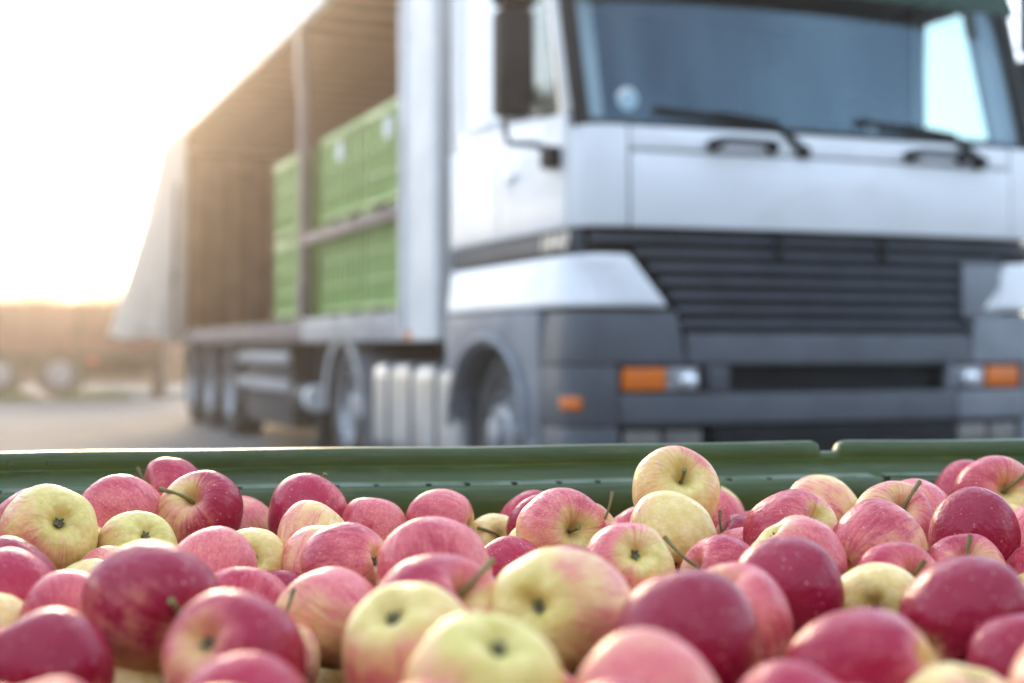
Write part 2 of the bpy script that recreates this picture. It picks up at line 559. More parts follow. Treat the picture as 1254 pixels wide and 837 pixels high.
# ================================================================== the setting
ground = MB().grid(lambda u, v: (-260 + 520 * u, -120 + 620 * v, 0), 40, 40).build('ground', asphalt(), smooth=False)
tag(ground, 'pale grey asphalt yard under the truck', None, None, 'structure')
slab = MB().box(-7.6, -5.6, 26.6, 28.6, 0.0, 0.16).build('pavement', 'concrete', bevel=0.02)
tag(slab, 'pale concrete strip beyond the yard', None, None, 'structure')

# ================================================================== the truck (frame: x across the front, y to the rear)
TRZ = R_(21.3)
TLOC = (0.312, 6.55, 0)
W = 2.70
truck = empty('truck', TLOC, TRZ, (W / 2, 2.4, 0))
tag(truck, 'white lorry cab with dark slatted grille parked facing the viewer', 'truck')


def outline(inset=0.0, r=0.17, bow=0.05, rear=1.84):
    """plan outline of the cab from the near side rear corner round the front to the far side"""
    i = inset
    pts = [(i, rear)]
    for k in range(1, 9):
        pts.append((i, rear + (r - rear) * k / 8))
    for k in range(1, 9):
        a = math.pi / 2 * k / 8
        pts.append((r - (r - i) * math.cos(a), r - (r - i) * math.sin(a)))
    for k in range(1, 24):
        x = r + (W - 2 * r) * k / 24
        t = (x - W / 2) / (W / 2 - r)
        pts.append((x, i - bow * (1 - t * t)))
    pts += [(W - p[0], p[1]) for p in reversed(pts[:17])]
    return pts


def resample(pts, fn):
    return [p for p in pts if fn(p)]


def arc_len(pts):
    s = [0.0]
    for a, b in zip(pts, pts[1:]):
        s.append(s[-1] + math.dist(a, b))
    return s


OUT = outline()
OUT_S = arc_len(OUT)


def at_s(s, inset=0.0):
    """point on the outline at arc length s, moved inwards by inset"""
    s = max(0.0, min(OUT_S[-1], s))
    i = 0
    while i < len(OUT_S) - 2 and OUT_S[i + 1] < s:
        i += 1
    t = (s - OUT_S[i]) / (OUT_S[i + 1] - OUT_S[i])
    a, b = Vector(OUT[i]), Vector(OUT[i + 1])
    p = a.lerp(b, t)
    # smooth normal
    e = 0.03
    def q(ss):
        ss = max(0.0, min(OUT_S[-1], ss)); j = 0
        while j < len(OUT_S) - 2 and OUT_S[j + 1] < ss:
            j += 1
        tt = (ss - OUT_S[j]) / (OUT_S[j + 1] - OUT_S[j])
        return Vector(OUT[j]).lerp(Vector(OUT[j + 1]), tt)
    d = (q(s + e) - q(s - e)).normalized()
    nrm = Vector((-d.y, d.x))      # inwards
    return p + nrm * inset


def s_of_x(x):
    """arc length where the front crosses x"""
    lo, hi = 1.6, OUT_S[-1] - 1.6
    for _ in range(40):
        m_ = (lo + hi) / 2
        if at_s(m_).x < x: lo = m_
        else: hi = m_
    return lo


def s_of_y(y):
    return 1.84 - y


def skirt(mb, s0, s1, z0, z1, out=0.0, thick=0.03, n=None, lean=0.0, s0t=None, s1t=None):
    """curved slab that follows the outline from s0 to s1 between two heights; s0t/s1t = ends at the top"""
    n = n or max(2, int((s1 - s0) / 0.05))
    s0t = s0 if s0t is None else s0t
    s1t = s1 if s1t is None else s1t
    vs, fs = [], []
    for i in range(n + 1):
        t = i / n
        sb, st = s0 + (s1 - s0) * t, s0t + (s1t - s0t) * t
        a = at_s(sb, -out); b = at_s(st, -out + lean); c = at_s(st, -out + lean + thick); d = at_s(sb, -out + thick)
        vs += [(a.x, a.y, z0), (b.x, b.y, z1), (c.x, c.y, z1), (d.x, d.y, z0)]
    for i in range(n):
        k = 4 * i
        for j in range(4):
            fs.append((k + j, k + (j + 1) % 4, k + 4 + (j + 1) % 4, k + 4 + j))
    fs.append((0, 1, 2, 3)); fs.append((4 * n + 3, 4 * n + 2, 4 * n + 1, 4 * n))
    return mb.add(vs, fs)


SE = OUT_S[-1]
SX = s_of_x
# lower cab core (dark, shows only in the joints)
MB().prism(outline(0.05), 'z', 0.99, 1.96).build('cab_core', 'black', truck)
# white skin: hood flap, strip above it, corner panels, door, rear side panel
hood = skirt(MB(), SX(0.255), SX(2.445), 1.512, 1.865, 0.012, 0.05).build('hood_flap', 'white', truck, bevel=0.008)
skirt(MB(), SX(0.255), SX(2.445), 1.878, 1.985, 0.006, 0.05, lean=0.012).build('cowl_panel', 'white', truck, bevel=0.008)
for s0, s1, nm in ((s_of_y(0.135), SX(0.243), 'corner_panel'), (SX(2.457), SE - s_of_y(0.135), 'corner_panel')):
    skirt(MB(), s0, s1, 1.512, 1.985, 0.006, 0.05, n=12).build(nm, 'white', truck, bevel=0.008)
for side_ in (0, 1):
    def S(a): return a if side_ == 0 else SE - a
    def strip(a, b, *r, **k):
        x0, x1 = sorted((S(a), S(b)))
        return skirt(MB(), x0, x1, *r, **k)
    d = strip(s_of_y(1.02), s_of_y(0.15), 1.512, 2.06, 0.004, 0.05).build('door', 'white', truck, bevel=0.006)
    xx = -0.012 if side_ == 0 else W + 0.012
    MB().box(xx - 0.012, xx + 0.012, 0.80, 0.96, 1.80, 1.84).build('handle', 'white', d, bevel=0.006)
    strip(s_of_y(1.84), s_of_y(1.035), 1.512, 2.06, 0.004, 0.05).build('side_panel', 'white', truck, bevel=0.006)
    # dark band under the door
    strip(s_of_y(1.84), s_of_y(0.06), 1.395, 1.500, -0.006, 0.05).build('trim_band', 'dgrey', truck, bevel=0.004)
    # white corner fairing with slanted front end
    if side_ == 0:
        skirt(MB(), s_of_y(1.85), SX(0.445), 1.135, 1.385, 0.03, 0.07, n=46, s1t=SX(0.255), lean=0.03).build('corner_fairing', 'white', truck, bevel=0.032, seg=4)
    else:
        skirt(MB(), SX(W - 0.445), SE - s_of_y(1.85), 1.135, 1.385, 0.03, 0.07, n=46, s0t=SX(W - 0.255), lean=0.03).build('corner_fairing', 'white', truck, bevel=0.032, seg=4)

# model number on the band, near side
def text_mesh(body, size, depth):
    cu = bpy.data.curves.new('t', 'FONT'); cu.body = body; cu.size = size; cu.extrude = depth; cu.align_x = 'CENTER'; cu.align_y = 'CENTER'; cu.shear = 0.2
    o = bpy.data.objects.new('t', cu); COL.objects.link(o)
    bpy.context.view_layer.update()
    me = bpy.data.meshes.new_from_object(o)
    vs = [v.co.copy() for v in me.vertices]; fs = [tuple(p.vertices) for p in me.polygons]
    bpy.data.objects.remove(o); bpy.data.curves.remove(cu)
    return vs, fs
tv, tf = text_mesh('1840', 0.115, 0.004)
badge = MB().add([(-0.004 - v.z, 0.31 - v.x * 1.55, 1.448 + v.y) for v in tv], tf).build('number_badge', 'chrome', truck, smooth=False)

# grille: dark recess and slats
def gx(z):
    """near side end of the grille opening at height z"""
    if z > 1.385: return 0.06
    return 0.275 + min(1.385 - z, 0.25) / 0.25 * 0.195 + max(0.0, 1.135 - z) / 0.135 * 0.03
for k in range(7):
    z = 1.458 - k * 0.066
    x0 = gx(z - 0.02) + (0.02 if z < 1.385 else 0)
    sl = skirt(MB(), SX(max(x0, 0.06)), SX(W - max(x0, 0.06)), z - 0.012, z + 0.020, 0.000 + (0.004 if k > 1 else 0), 0.045, lean=0.024)
    sl.build('slat', 'dgrey', truck, bevel=0.006)
skirt(MB(), SX(0.10), SX(W - 0.10), 1.0, 1.50, -0.047, 0.01).build('grille_back', 'black', truck)
for x in (1.02, 1.62):
    skirt(MB(), SX(x), SX(x + 0.03), 1.385, 1.485, 0.004, 0.03, n=2).build('grille_divider', 'black', truck)
skirt(MB(), SX(0.50), SX(W - 0.50), 1.000, 1.034, 0.004, 0.06).build('grille_sill', 'black', truck, bevel=0.006)
skirt(MB(), SX(2.13), SX(2.38), 1.10, 1.375, 0.014, 0.02, n=4).build('grille_plate', 'lgrey', truck, bevel=0.008)

# bumper: beams, middle row with lamps, lower lip
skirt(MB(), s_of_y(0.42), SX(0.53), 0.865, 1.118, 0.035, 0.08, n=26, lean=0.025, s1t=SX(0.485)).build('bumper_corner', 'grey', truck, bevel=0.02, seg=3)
skirt(MB(), SX(W - 0.53), SE - s_of_y(0.42), 0.865, 1.118, 0.035, 0.08, n=26, lean=0.025, s0t=SX(W - 0.485)).build('bumper_corner', 'lgrey', truck, bevel=0.02, seg=3)  # far-side bumper pieces lighter: a bright reflection put into their colour
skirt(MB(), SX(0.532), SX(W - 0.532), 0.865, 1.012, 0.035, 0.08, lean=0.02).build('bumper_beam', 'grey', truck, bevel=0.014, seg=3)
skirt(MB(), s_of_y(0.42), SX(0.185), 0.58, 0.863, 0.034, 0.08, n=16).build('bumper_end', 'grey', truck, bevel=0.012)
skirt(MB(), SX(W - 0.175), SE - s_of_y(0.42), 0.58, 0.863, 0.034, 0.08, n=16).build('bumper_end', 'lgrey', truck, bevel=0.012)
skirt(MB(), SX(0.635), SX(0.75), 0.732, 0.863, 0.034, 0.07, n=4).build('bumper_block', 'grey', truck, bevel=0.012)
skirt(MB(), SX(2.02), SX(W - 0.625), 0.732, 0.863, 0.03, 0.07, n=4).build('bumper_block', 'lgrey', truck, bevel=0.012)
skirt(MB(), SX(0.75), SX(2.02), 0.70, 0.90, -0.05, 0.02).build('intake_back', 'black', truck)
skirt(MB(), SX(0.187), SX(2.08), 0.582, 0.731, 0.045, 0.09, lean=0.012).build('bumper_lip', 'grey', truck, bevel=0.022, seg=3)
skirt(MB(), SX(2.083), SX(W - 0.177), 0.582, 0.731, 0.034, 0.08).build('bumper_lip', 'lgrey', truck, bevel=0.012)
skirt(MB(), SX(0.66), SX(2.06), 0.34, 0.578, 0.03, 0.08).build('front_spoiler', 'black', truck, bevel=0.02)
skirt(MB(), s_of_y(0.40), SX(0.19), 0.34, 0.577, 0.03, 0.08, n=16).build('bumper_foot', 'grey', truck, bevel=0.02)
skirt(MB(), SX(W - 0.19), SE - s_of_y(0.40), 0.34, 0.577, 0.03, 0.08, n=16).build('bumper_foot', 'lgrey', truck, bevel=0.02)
for mir in (0, 1):
    def X(a, b): return (SX(a), SX(b)) if not mir else (SX(W - b), SX(W - a))
    a, b = X(0.19, 0.63)
    hs = skirt(MB(), a, b, 0.732, 0.863, -0.03, 0.02, n=8).build('lamp_housing', 'black', truck)
    a, b = X(0.205, 0.425)
    skirt(MB(), a, b, 0.745, 0.852, 0.026, 0.05, n=6).build('indicator', 'orange', truck, bevel=0.012)
    a, b = X(0.432, 0.60)
    hl = skirt(MB(), a, b, 0.745, 0.852, 0.012, 0.04, n=6).build('headlight', 'steel', truck, bevel=0.008)
    c = at_s((a + b) / 2, -0.016)
    MB().lathe([(0.0, -0.045), (0.025, -0.042), (0.042, -0.028), (0.05, 0.0)], (c.x + 0.02 * (1 - 2 * mir), c.y, 0.79), 'y', 20).build('lens', 'lamp', hl)
    a, b = X(0.19, 0.655)
    fg = skirt(MB(), a, b, 0.36, 0.578, -0.02, 0.02, n=8).build('fog_lamp_recess', 'black', truck)
    for q0, q1 in ((0.215, 0.40), (0.42, 0.61)):
        a, b = X(q0, q1)
        skirt(MB(), a, b, 0.42, 0.556, 0.016, 0.03, n=6).build('fog_lamp', 'foglens', truck, bevel=0.012)
    # side marker on the corner
    sm = s_of_y(0.10) if not mir else SE - s_of_y(0.10)
    skirt(MB(), sm - 0.05, sm + 0.06, 0.655, 0.715, 0.046, 0.03, n=5).build('side_marker', 'orange', truck, bevel=0.01)

# wheel arch panels and steps
arch = [(0.425, 1.125), (1.84, 1.125), (1.84, 0.80), (1.70, 0.80)]
for k in range(0, 13):
    a = math.pi * k / 12
    arch.append((1.14 + 0.56 * math.cos(a), 0.52 + 0.44 * math.sin(a) + 0.0))
arch += [(0.58, 0.45), (0.425, 0.45)]
for x0, x1 in ((-0.035, 0.20), (W - 0.20, W + 0.035)):
    MB().prism(arch, 'x', x0, x1).build('wheel_arch', 'lgrey', truck, bevel=0.012, ang=50)
    MB().box(min(x0, x1) + 0.02, max(x0, x1) - 0.02, 0.415, 0.57, 0.30, 0.44).build('step', 'lgrey', truck, bevel=0.01)
# raised flare round the near arch
fl = []
for k in range(0, 15):
    a = math.pi * k / 14
    fl.append((-0.045, 1.14 + 0.60 * math.cos(a), 0.50 + 0.50 * math.sin(a)))
MB().tube(fl, 0.022, 8).build('arch_flare', 'lgrey', truck)
MB().box(0.25, W - 0.25, 0.25, 1.80, 0.50, 0.985).build('engine_underside', 'black', truck)

# ---- upper cab
ZB, ZT = 1.985, 3.02
def lean(z): return (z - ZB) / (ZT - ZB) * 0.30
def ws_pt(u, v, off=0.0):
    z = ZB + 0.012 + (2.97 - ZB) * v
    x = 0.07 + (W - 0.14) * u
    y = 0.055 - 0.085 * (1 - (2 * u - 1) ** 2) + lean(z) + 0.03 * abs(2 * u - 1) ** 6 + off
    return (x, y, z)
ws = MB().grid(lambda u, v: ws_pt(u, v), 24, 6).build('windscreen', 'glass', truck)
MB().tube([ws_pt(i / 24, 0, -0.012) for i in range(25)], 0.016, 6).build('seal', 'black', ws)
for sgn, x in ((1, 0.0), (-1, W)):
    xi = x + sgn * 0.045
    # black strip beside the glass, white post, inner trim
    MB().bar((xi, 0.075, ZB), (xi, 0.075 + lean(3.0), 3.0), 0.075, 0.05, (0, 1, 0)).build('screen_pillar', 'black', truck, bevel=0.01)
    MB().prism([(0.115, 2.06), (0.26, 2.06), (0.50, 3.0), (0.395, 3.0)], 'x', min(x + sgn * 0.004, x + sgn * 0.07), max(x + sgn * 0.004, x + sgn * 0.07)).build('door_frame', 'white', truck, bevel=0.012)
    MB().bar((x + sgn * 0.15, 0.17, 1.99), (x + sgn * 0.16, 0.17 + lean(3.0), 3.0), 0.10, 0.06, (0, 1, 0)).build('pillar_trim', 'trimpale', truck, bevel=0.015)
    # window pane with rubber edge
    poly = [(0.262, 2.062), (1.00, 2.13), (1.00, 2.86), (0.47, 2.86)]
    pn = MB().prism(poly, 'x', x + sgn * 0.020, x + sgn * 0.026).build('side_window', 'sglass', truck, smooth=False)
    ed = [(x + sgn * 0.018, p[0], p[1]) for p in poly]
    MB().tube(ed + [ed[0]], 0.014, 6, caps=False).build('seal', 'black', pn)
    # panel below/behind the window
    MB().prism([(0.2, 2.0), (1.84, 2.0), (1.84, 2.055), (0.2, 2.055)], 'x', min(x + sgn * 0.012, x + sgn * 0.06), max(x + sgn * 0.012, x + sgn * 0.06)).build('sill_panel', 'white', truck)
    MB().prism([(0.27, 2.062), (1.84, 2.062), (1.84, 3.0), (1.01, 3.0), (1.01, 2.125)], 'x', min(x + sgn * 0.002, x + sgn * 0.07), max(x + sgn * 0.002, x + sgn * 0.07)).build('quarter_panel', 'white', truck, bevel=0.012)
    MB().prism([(0.47, 2.865), (1.008, 2.865), (1.008, 3.0), (0.51, 3.0)], 'x', min(x + sgn * 0.004, x + sgn * 0.07), max(x + sgn * 0.004, x + sgn * 0.07)).build('window_header', 'white', truck)
# faint pressed frame on the near quarter panel
MB().tube([(-0.002, 1.62, 2.95), (-0.002, 1.62, 2.2), (-0.002, 1.58, 2.15), (-0.002, 1.12, 2.15)], 0.012, 6).build('pressed_edge', 'white', truck)
MB().prism([(0.30, 3.0), (1.84, 3.0), (1.84, 3.25), (0.52, 3.22)], 'x', 0.01, W - 0.01).build('roof', 'white', truck, bevel=0.06, seg=3)
MB().box(0.06, W - 0.06, 1.72, 1.80, 1.97, 3.0).build('rear_wall', 'cabin', truck)
vis = MB()
vs_, fs_ = [], []
for i in range(25):
    u = i / 24; t = 2 * u - 1
    x = 0.08 + (W - 0.16) * u
    yb = 0.075 + 0.06 * t * t; yt = 0.20 + 0.06 * t * t
    for (y, z) in ((yb, 2.715), (yb + 0.015, 2.715), (yt + 0.015, 2.98), (yt, 2.98)):
        vs_.append((x, y, z))
for i in range(24):
    for j in range(4):
        fs_.append((4 * i + j, 4 * i + (j + 1) % 4, 4 * i + 4 + (j + 1) % 4, 4 * i + 4 + j))
fs_ += [(0, 1, 2, 3), (99, 98, 97, 96)]
vo = vis.add(vs_, fs_).build('sun_visor', 'visor', truck)
for x in (0.75, 1.95):
    MB().bar((x, 0.11, 2.75), (x, 0.27, 2.99), 0.03, 0.02).build('bracket', 'black', vo)

# ---- cabin
for x0 in (0.072, W - 0.09):
    MB().prism([(0.30, 1.99), (1.72, 1.99), (1.72, 3.0), (1.02, 3.0), (1.02, 2.13), (0.30, 2.065)], 'x', x0, x0 + 0.018).build('door_lining', 'cabin', truck)
MB().box(0.08, W - 0.08, 0.36, 1.72, 2.94, 2.985).build('headliner', 'cabin', truck)
MB().prism([(0.02, 1.97), (0.02, 1.995), (0.20, 2.06), (0.50, 2.07), (0.58, 1.97)], 'x', 0.12, W - 0.12).build('dashboard', 'cabin', truck, bevel=0.02)
MB().prism([(0.15, 2.03), (0.2, 2.06), (0.45, 2.12), (0.5, 2.05)], 'x', 1.75, 2.35).build('instrument_hood', 'black', truck, bevel=0.02)
for x0 in (0.35, 1.80):
    st = MB().prism([(0.95, 1.97), (1.0, 2.0), (1.5, 2.02), (1.55, 1.97)], 'x', x0, x0 + 0.52).build('seat', 'cabin', truck, bevel=0.03)
    MB().prism([(1.42, 2.0), (1.58, 2.0), (1.66, 2.62), (1.52, 2.62)], 'x', x0 + 0.02, x0 + 0.50).build('backrest', 'cabin', st, bevel=0.05, seg=3)
    MB().prism([(1.52, 2.65), (1.64, 2.65), (1.66, 2.84), (1.55, 2.84)], 'x', x0 + 0.13, x0 + 0.39).build('headrest', 'cabin', st, bevel=0.04, seg=3)
wheelc = Vector((2.06, 0.62, 2.20))
ring = []
e1, e2 = Vector((1, 0, 0)), Vector((0, 0.62, 0.78)).normalized()
for k in range(33):
    a = 2 * math.pi * k / 32
    ring.append(wheelc + e1 * (0.23 * math.cos(a)) + e2 * (0.23 * math.sin(a)))
sw = MB().tube(ring, 0.018, 8, caps=False).build('steering_wheel', 'black', truck)
spk = MB()
for a in (0.2, math.pi - 0.2, -math.pi / 2):
    spk.tube([wheelc + Vector((0, 0.03, -0.03)), wheelc + e1 * (0.22 * math.cos(a)) + e2 * (0.22 * math.sin(a))], 0.016, 6)
spk.tube([wheelc, wheelc + Vector((0, -0.25, -0.25))], 0.045, 8)
spk.build('spoke', 'black', sw)
for (u, v, r) in ((0.085, 0.13, 0.055), (0.60, 0.055, 0.032)):
    c = Vector(ws_pt(u, v, 0.012))
    MB().lathe([(0.0, -0.002), (r, -0.002), (r, 0.002), (0.0, 0.002)], tuple(c), 'y', 20).build('sticker', 'tag', truck)

# ---- wipers and grab handles
for x0, x1 in ((1.16, 0.40), (2.22, 1.50)):
    a = Vector((x0, -0.075, 1.90)); 
    u0 = (x0 - 0.14 - 0.07) / (W - 0.14); u1 = (x1 - 0.07) / (W - 0.14)
    p1 = Vector(ws_pt(u0, 0.035, -0.03)); p2 = Vector(ws_pt((u0 + u1) / 2, 0.07, -0.03))
    wp = MB().tube([a, p1, p2], [0.022, 0.016, 0.010], 8).build('wiper_arm', 'black', truck)
    MB().tube([Vector(ws_pt(u0 + (u1 - u0) * t, 0.03 + 0.05 * t, -0.022)) for t in (0.06, 0.3, 0.6, 1.0)], 0.013, 6).build('blade', 'black', wp)
    MB().lathe([(0, -0.035), (0.03, -0.03), (0.036, 0.03)], (x0, -0.06, 1.895), 'y', 12).build('pivot', 'black', wp)
for x0, x1 in ((0.66, 0.99), (1.78, 2.11)):
    yb = at_s(SX((x0 + x1) / 2)).y
    g = MB().tube([(x0, yb - 0.012, 1.905), (x0 + 0.01, yb - 0.06, 1.912), (x0 + 0.05, yb - 0.078, 1.922), (x1 - 0.05, yb - 0.078, 1.922), (x1 - 0.01, yb - 0.06, 1.912), (x1, yb - 0.012, 1.905)],
                  [0.03, 0.026, 0.019, 0.019, 0.026, 0.03], 8).build('grab_handle', 'black', truck)

# ---- mirrors: bracket arm, tall main glass, wide angle glass on top
for sgn, x in ((1, 0.0), (-1, W)):
    o_ = -0.20 * sgn
    arm = MB().tube([(x - 0.02 * sgn, 0.28, 1.885), (x - 0.09 * sgn, 0.32, 1.92), (x + o_, 0.40, 1.93), (x + o_ - 0.02 * sgn, 0.40, 2.02), (x + o_ - 0.02 * sgn, 0.36, 2.85), (x + o_, 0.36, 2.95), (x - 0.02 * sgn, 0.42, 3.04)], 0.019, 8).build('mirror_arm', 'lgrey', truck)
    MB().box(min(x, x - 0.07 * sgn), max(x, x - 0.07 * sgn), 0.20, 0.33, 1.80, 1.905).build('foot', 'black', arm, bevel=0.025)
    xm0, xm1 = sorted((x + o_ - 0.10 * sgn, x + o_ + 0.08 * sgn))
    ms_ = MB().box(xm0, xm1, 0.24, 0.37, 2.045, 2.55).build('mirror_housing', 'black', truck, bevel=0.035, seg=3)
    MB().box(xm0 + 0.02, xm1 - 0.02, 0.369, 0.376, 2.08, 2.52).build('mirror_glass', 'lamp', ms_)
    mw = MB().box(xm0 - 0.015, xm1 + 0.015, 0.20, 0.36, 2.56, 2.95).build('mirror_housing', 'black', truck, bevel=0.05, seg=3)
    MB().box(xm0 + 0.02, xm1 - 0.02, 0.359, 0.366, 2.60, 2.91).build('mirror_glass', 'lamp', mw)

# ---- wheels
def wheel(parent, x, y, r=0.49, wid=0.30, sgn=1, front=False):
    """x = outer face; the wheel goes inwards by wid*sgn"""
    t = sgn
    prof = [(r * 0.56, 0.05), (r * 0.60, 0.015), (r * 0.80, 0.0), (r * 0.93, 0.02), (r * 0.985, 0.045), (r, 0.075)]
    for k in range(1, 4):
        q = 0.075 + (wid - 0.15) * k / 4
        prof += [(r, q - 0.008), (r * 0.975, q - 0.006), (r * 0.975, q + 0.006), (r, q + 0.008)]
    prof += [(r, wid - 0.075), (r * 0.985, wid - 0.045), (r * 0.8, wid), (r * 0.56, wid - 0.05)]
    ty = MB().lathe([(a, b * t) for a, b in prof], (x, y, r), 'x', 40).build('wheel', 'rubber', parent)
    if front:
        rp = [(r * 0.58, 0.03), (r * 0.56, 0.02), (r * 0.52, 0.05), (r * 0.50, 0.09), (r * 0.34, 0.06), (r * 0.30, -0.005), (r * 0.19, -0.02), (r * 0.17, -0.06), (0.0, -0.07)]
    else:
        rp = [(r * 0.58, 0.03), (r * 0.56, 0.02), (r * 0.52, 0.06), (r * 0.48, 0.17), (r * 0.30, 0.20), (r * 0.27, 0.10), (r * 0.2, 0.06), (0.0, 0.05)]
    MB().lathe([(a, b * t) for a, b in rp], (x, y, r), 'x', 32).build('rim', 'steel', ty)
    zz = 0.045 if front else 0.17
    for k in range(10 if front else 0):
        a = 2 * math.pi * k / 10
        MB().lathe([(0.016, zz * t), (0.016, (zz - 0.03) * t), (0.0, (zz - 0.032) * t)], (x, y + r * 0.40 * math.cos(a), r + r * 0.40 * math.sin(a)), 'x', 6).build('wheel_nut', 'steel', ty)
    return ty
wheel(truck, 0.06, 1.14, 0.49, 0.30, 1, True)
wheel(truck, W - 0.06, 1.14, 0.49, 0.30, -1, True)
for x, s in ((0.07, 1), (0.43, 1), (W - 0.07, -1), (W - 0.43, -1)):
    wheel(truck, x, 4.52, 0.50, 0.30, s)
for x0, x1 in ((0.04, 0.70), (W - 0.70, W - 0.04)):
    prof = []
    n = 20
    vs, fs = [], []
    for i in range(n + 1):
        a = R_(-2) + R_(184) * i / n
        for rr, xx in ((0.60, x0), (0.60, x1), (0.575, x1), (0.575, x0 + 0.01), (0.50, x0 + 0.0)):
            vs.append((xx, 4.52 + rr * math.cos(a), 0.47 + rr * math.sin(a)))
    for i in range(n):
        for j in range(5):
            fs.append((5 * i + j, 5 * i + (j + 1) % 5, 5 * i + 5 + (j + 1) % 5, 5 * i + 5 + j))
    MB().add(vs, fs).build('mudguard', 'fender', truck)
    MB().box(x0 + 0.02, x1 - 0.02, 3.885, 3.91, 0.22, 0.60).build('mudflap', 'fender', truck)

# ---- fuel tank, frame
tk = MB().box(0.0, 0.68, 1.72, 3.56, 0.24, 0.845).build('fuel_tank', 'tank', truck, bevel=0.11, seg=5)
for y in (2.12, 2.62, 3.14):
    pts = []
    MB().box(-0.012, 0.69, y - 0.05, y + 0.05, 0.23, 0.857).build('strap', 'grey', tk, bevel=0.11, seg=5)
MB().box(0.05, 0.69, 1.66, 1.717, 0.28, 0.82).build('tank_end', 'grey', tk, bevel=0.02)
MB().lathe([(0.0, -0.03), (0.05, -0.03), (0.05, 0.02)], (0.20, 3.25, 0.835), 'z', 16).build('filler_cap', 'black', tk)
MB().box(W - 0.68, W - 0.03, 1.9, 3.4, 0.3, 0.82).build('battery_box', 'grey', truck, bevel=0.03)
for x in (0.86, 1.72):
    MB().box(x, x + 0.10, 0.4, 5.6, 0.62, 0.94).build('frame_rail', 'frame', truck)
MB().lathe([(0.0, 0.12), (0.48, 0.12), (0.5, 0.08), (0.5, 0.0), (0.0, 0.0)], (W / 2, 4.4, 0.94), 'z', 24).build('fifth_wheel', 'frame', truck)
for y in (1.14, 4.52):
    MB().tube([(0.2, y, 0.50), (W - 0.2, y, 0.50)], 0.09, 10).build('axle', 'frame', truck)
MB().tube([(0.55, 1.98, 0.85), (0.55, 1.98, 3.0)], 0.07, 12).build('exhaust_stack', 'steel', truck)

# ================================================================== the trailer
TY0, TY1 = 1.97, 13.95
tw_ = 2.62
trailer = empty('semi_trailer', TLOC, TRZ, (W / 2, 8.0, 0))
tag(trailer, 'long trailer with its side open, brown inside, behind the white cab', 'trailer')
XL, XR = 0.0, tw_
MB().box(XL + 0.06, XR - 0.06, TY0, TY1, 1.10, 1.165).build('floor', 'brown', trailer)
MB().box(XL, XL + 0.055, 2.74, 5.70, 0.985, 1.185).build('side_rail', 'rail', trailer, bevel=0.015)
MB().box(XL + 0.006, XL + 0.055, 5.704, TY1, 0.995, 1.165).build('side_rail', 'post', trailer, bevel=0.012)
MB().box(XR - 0.055, XR, TY0, TY1, 0.985, 1.17).build('side_rail', 'rail', trailer, bevel=0.015)
# front wall and near corner panel
MB().box(XL + 0.05, XR - 0.05, TY0, TY0 + 0.06, 0.99, 3.72).build('front_wall', 'panel', trailer, bevel=0.01)
cp = MB().box(XL - 0.02, XL + 0.045, TY0 + 0.02, 2.72, 0.985, 3.74).build('corner_panel', 'panel', trailer, bevel=0.02, seg=3)
MB().tube([(XL - 0.02, 2.70, 1.0), (XL - 0.02, 2.70, 3.7)], 0.035, 10).build('tension_roller', 'alu', cp)
MB().tube([(XL - 0.012, TY0 + 0.06, 1.0), (XL - 0.012, TY0 + 0.06, 3.7)], 0.045, 10).build('edge_tube', 'panel', cp)
MB().box(XL - 0.026, XL - 0.019, 2.55, 2.66, 0.995, 1.05).build('side_marker', 'orange', cp)
MB().box(XR - 0.05, XR, TY0, 2.6, 0.985, 3.74).build('corner_panel', 'panel', trailer, bevel=0.02)
# roof
MB().box(XL + 0.05, XR - 0.05, TY0 + 0.065, TY1, 3.715, 3.735).build('roof_sheet', 'roof', trailer)
MB().box(XL - 0.03, XL + 0.048, TY0 + 0.02, TY1, 3.62, 3.78).build('roof_rail', 'alu', trailer, bevel=0.02)
MB().box(XR - 0.048, XR + 0.03, TY0 + 0.02, TY1, 3.62, 3.78).build('roof_rail', 'alu', trailer, bevel=0.02)
b0 = None
for k in range(22):
    y = TY0 + 0.45 + k * 0.53
    if b0 is None:
        b0 = MB().box(XL + 0.05, XR - 0.05, y - 0.035, y + 0.035, 3.635, 3.712).build('roof_beam', 'beam', trailer, bevel=0.008)
    else:
        c = b0.copy(); COL.objects.link(c); c.parent = trailer; c.location = (0, k * 0.53, 0)
# middle post, side lath, rear frame and doors, far curtain
for y in (5.80, 9.85):
    if y < 6:
        po = MB().box(XL + 0.01, XL + 0.09, y - 0.065, y + 0.065, 1.168, 3.66).build('side_post', 'post', trailer, bevel=0.012)
        MB().box(XL - 0.012, XL + 0.02, y - 0.09, y + 0.09, 3.15, 3.64).build('post_head', 'post', po, bevel=0.01)
        MB().box(XL - 0.005, XL + 0.02, y - 0.08, y + 0.08, 1.17, 1.5).build('post_foot', 'post', po, bevel=0.01)
MB().box(XL + 0.015, XL + 0.045, 2.725, 5.73, 1.80, 1.885).build('side_lath', 'post', trailer, bevel=0.008)
MB().box(XR - 0.02, XR - 0.012, 2.6, TY1, 1.17, 3.62).build('far_curtain', 'cloth', trailer)
for k in range(9):
    x0 = XL + 0.10 + k * (tw_ - 0.20) / 9
    MB().box(x0 + 0.006, x0 + (tw_ - 0.20) / 9 - 0.006, TY1 - 0.07, TY1 - 0.03, 1.17, 3.64).build('rear_board', 'brown', trailer, bevel=0.006)
MB().box(XL + 0.08, XR - 0.08, TY1 - 0.028, TY1 - 0.008, 1.0, 3.7).build('rear_door', 'panel', trailer)
for x0 in (XL - 0.0, XR - 0.095):
    MB().box(x0, x0 + 0.095, TY1 - 0.12, TY1, 1.168, 3.66).build('rear_post', 'post', trailer, bevel=0.012)
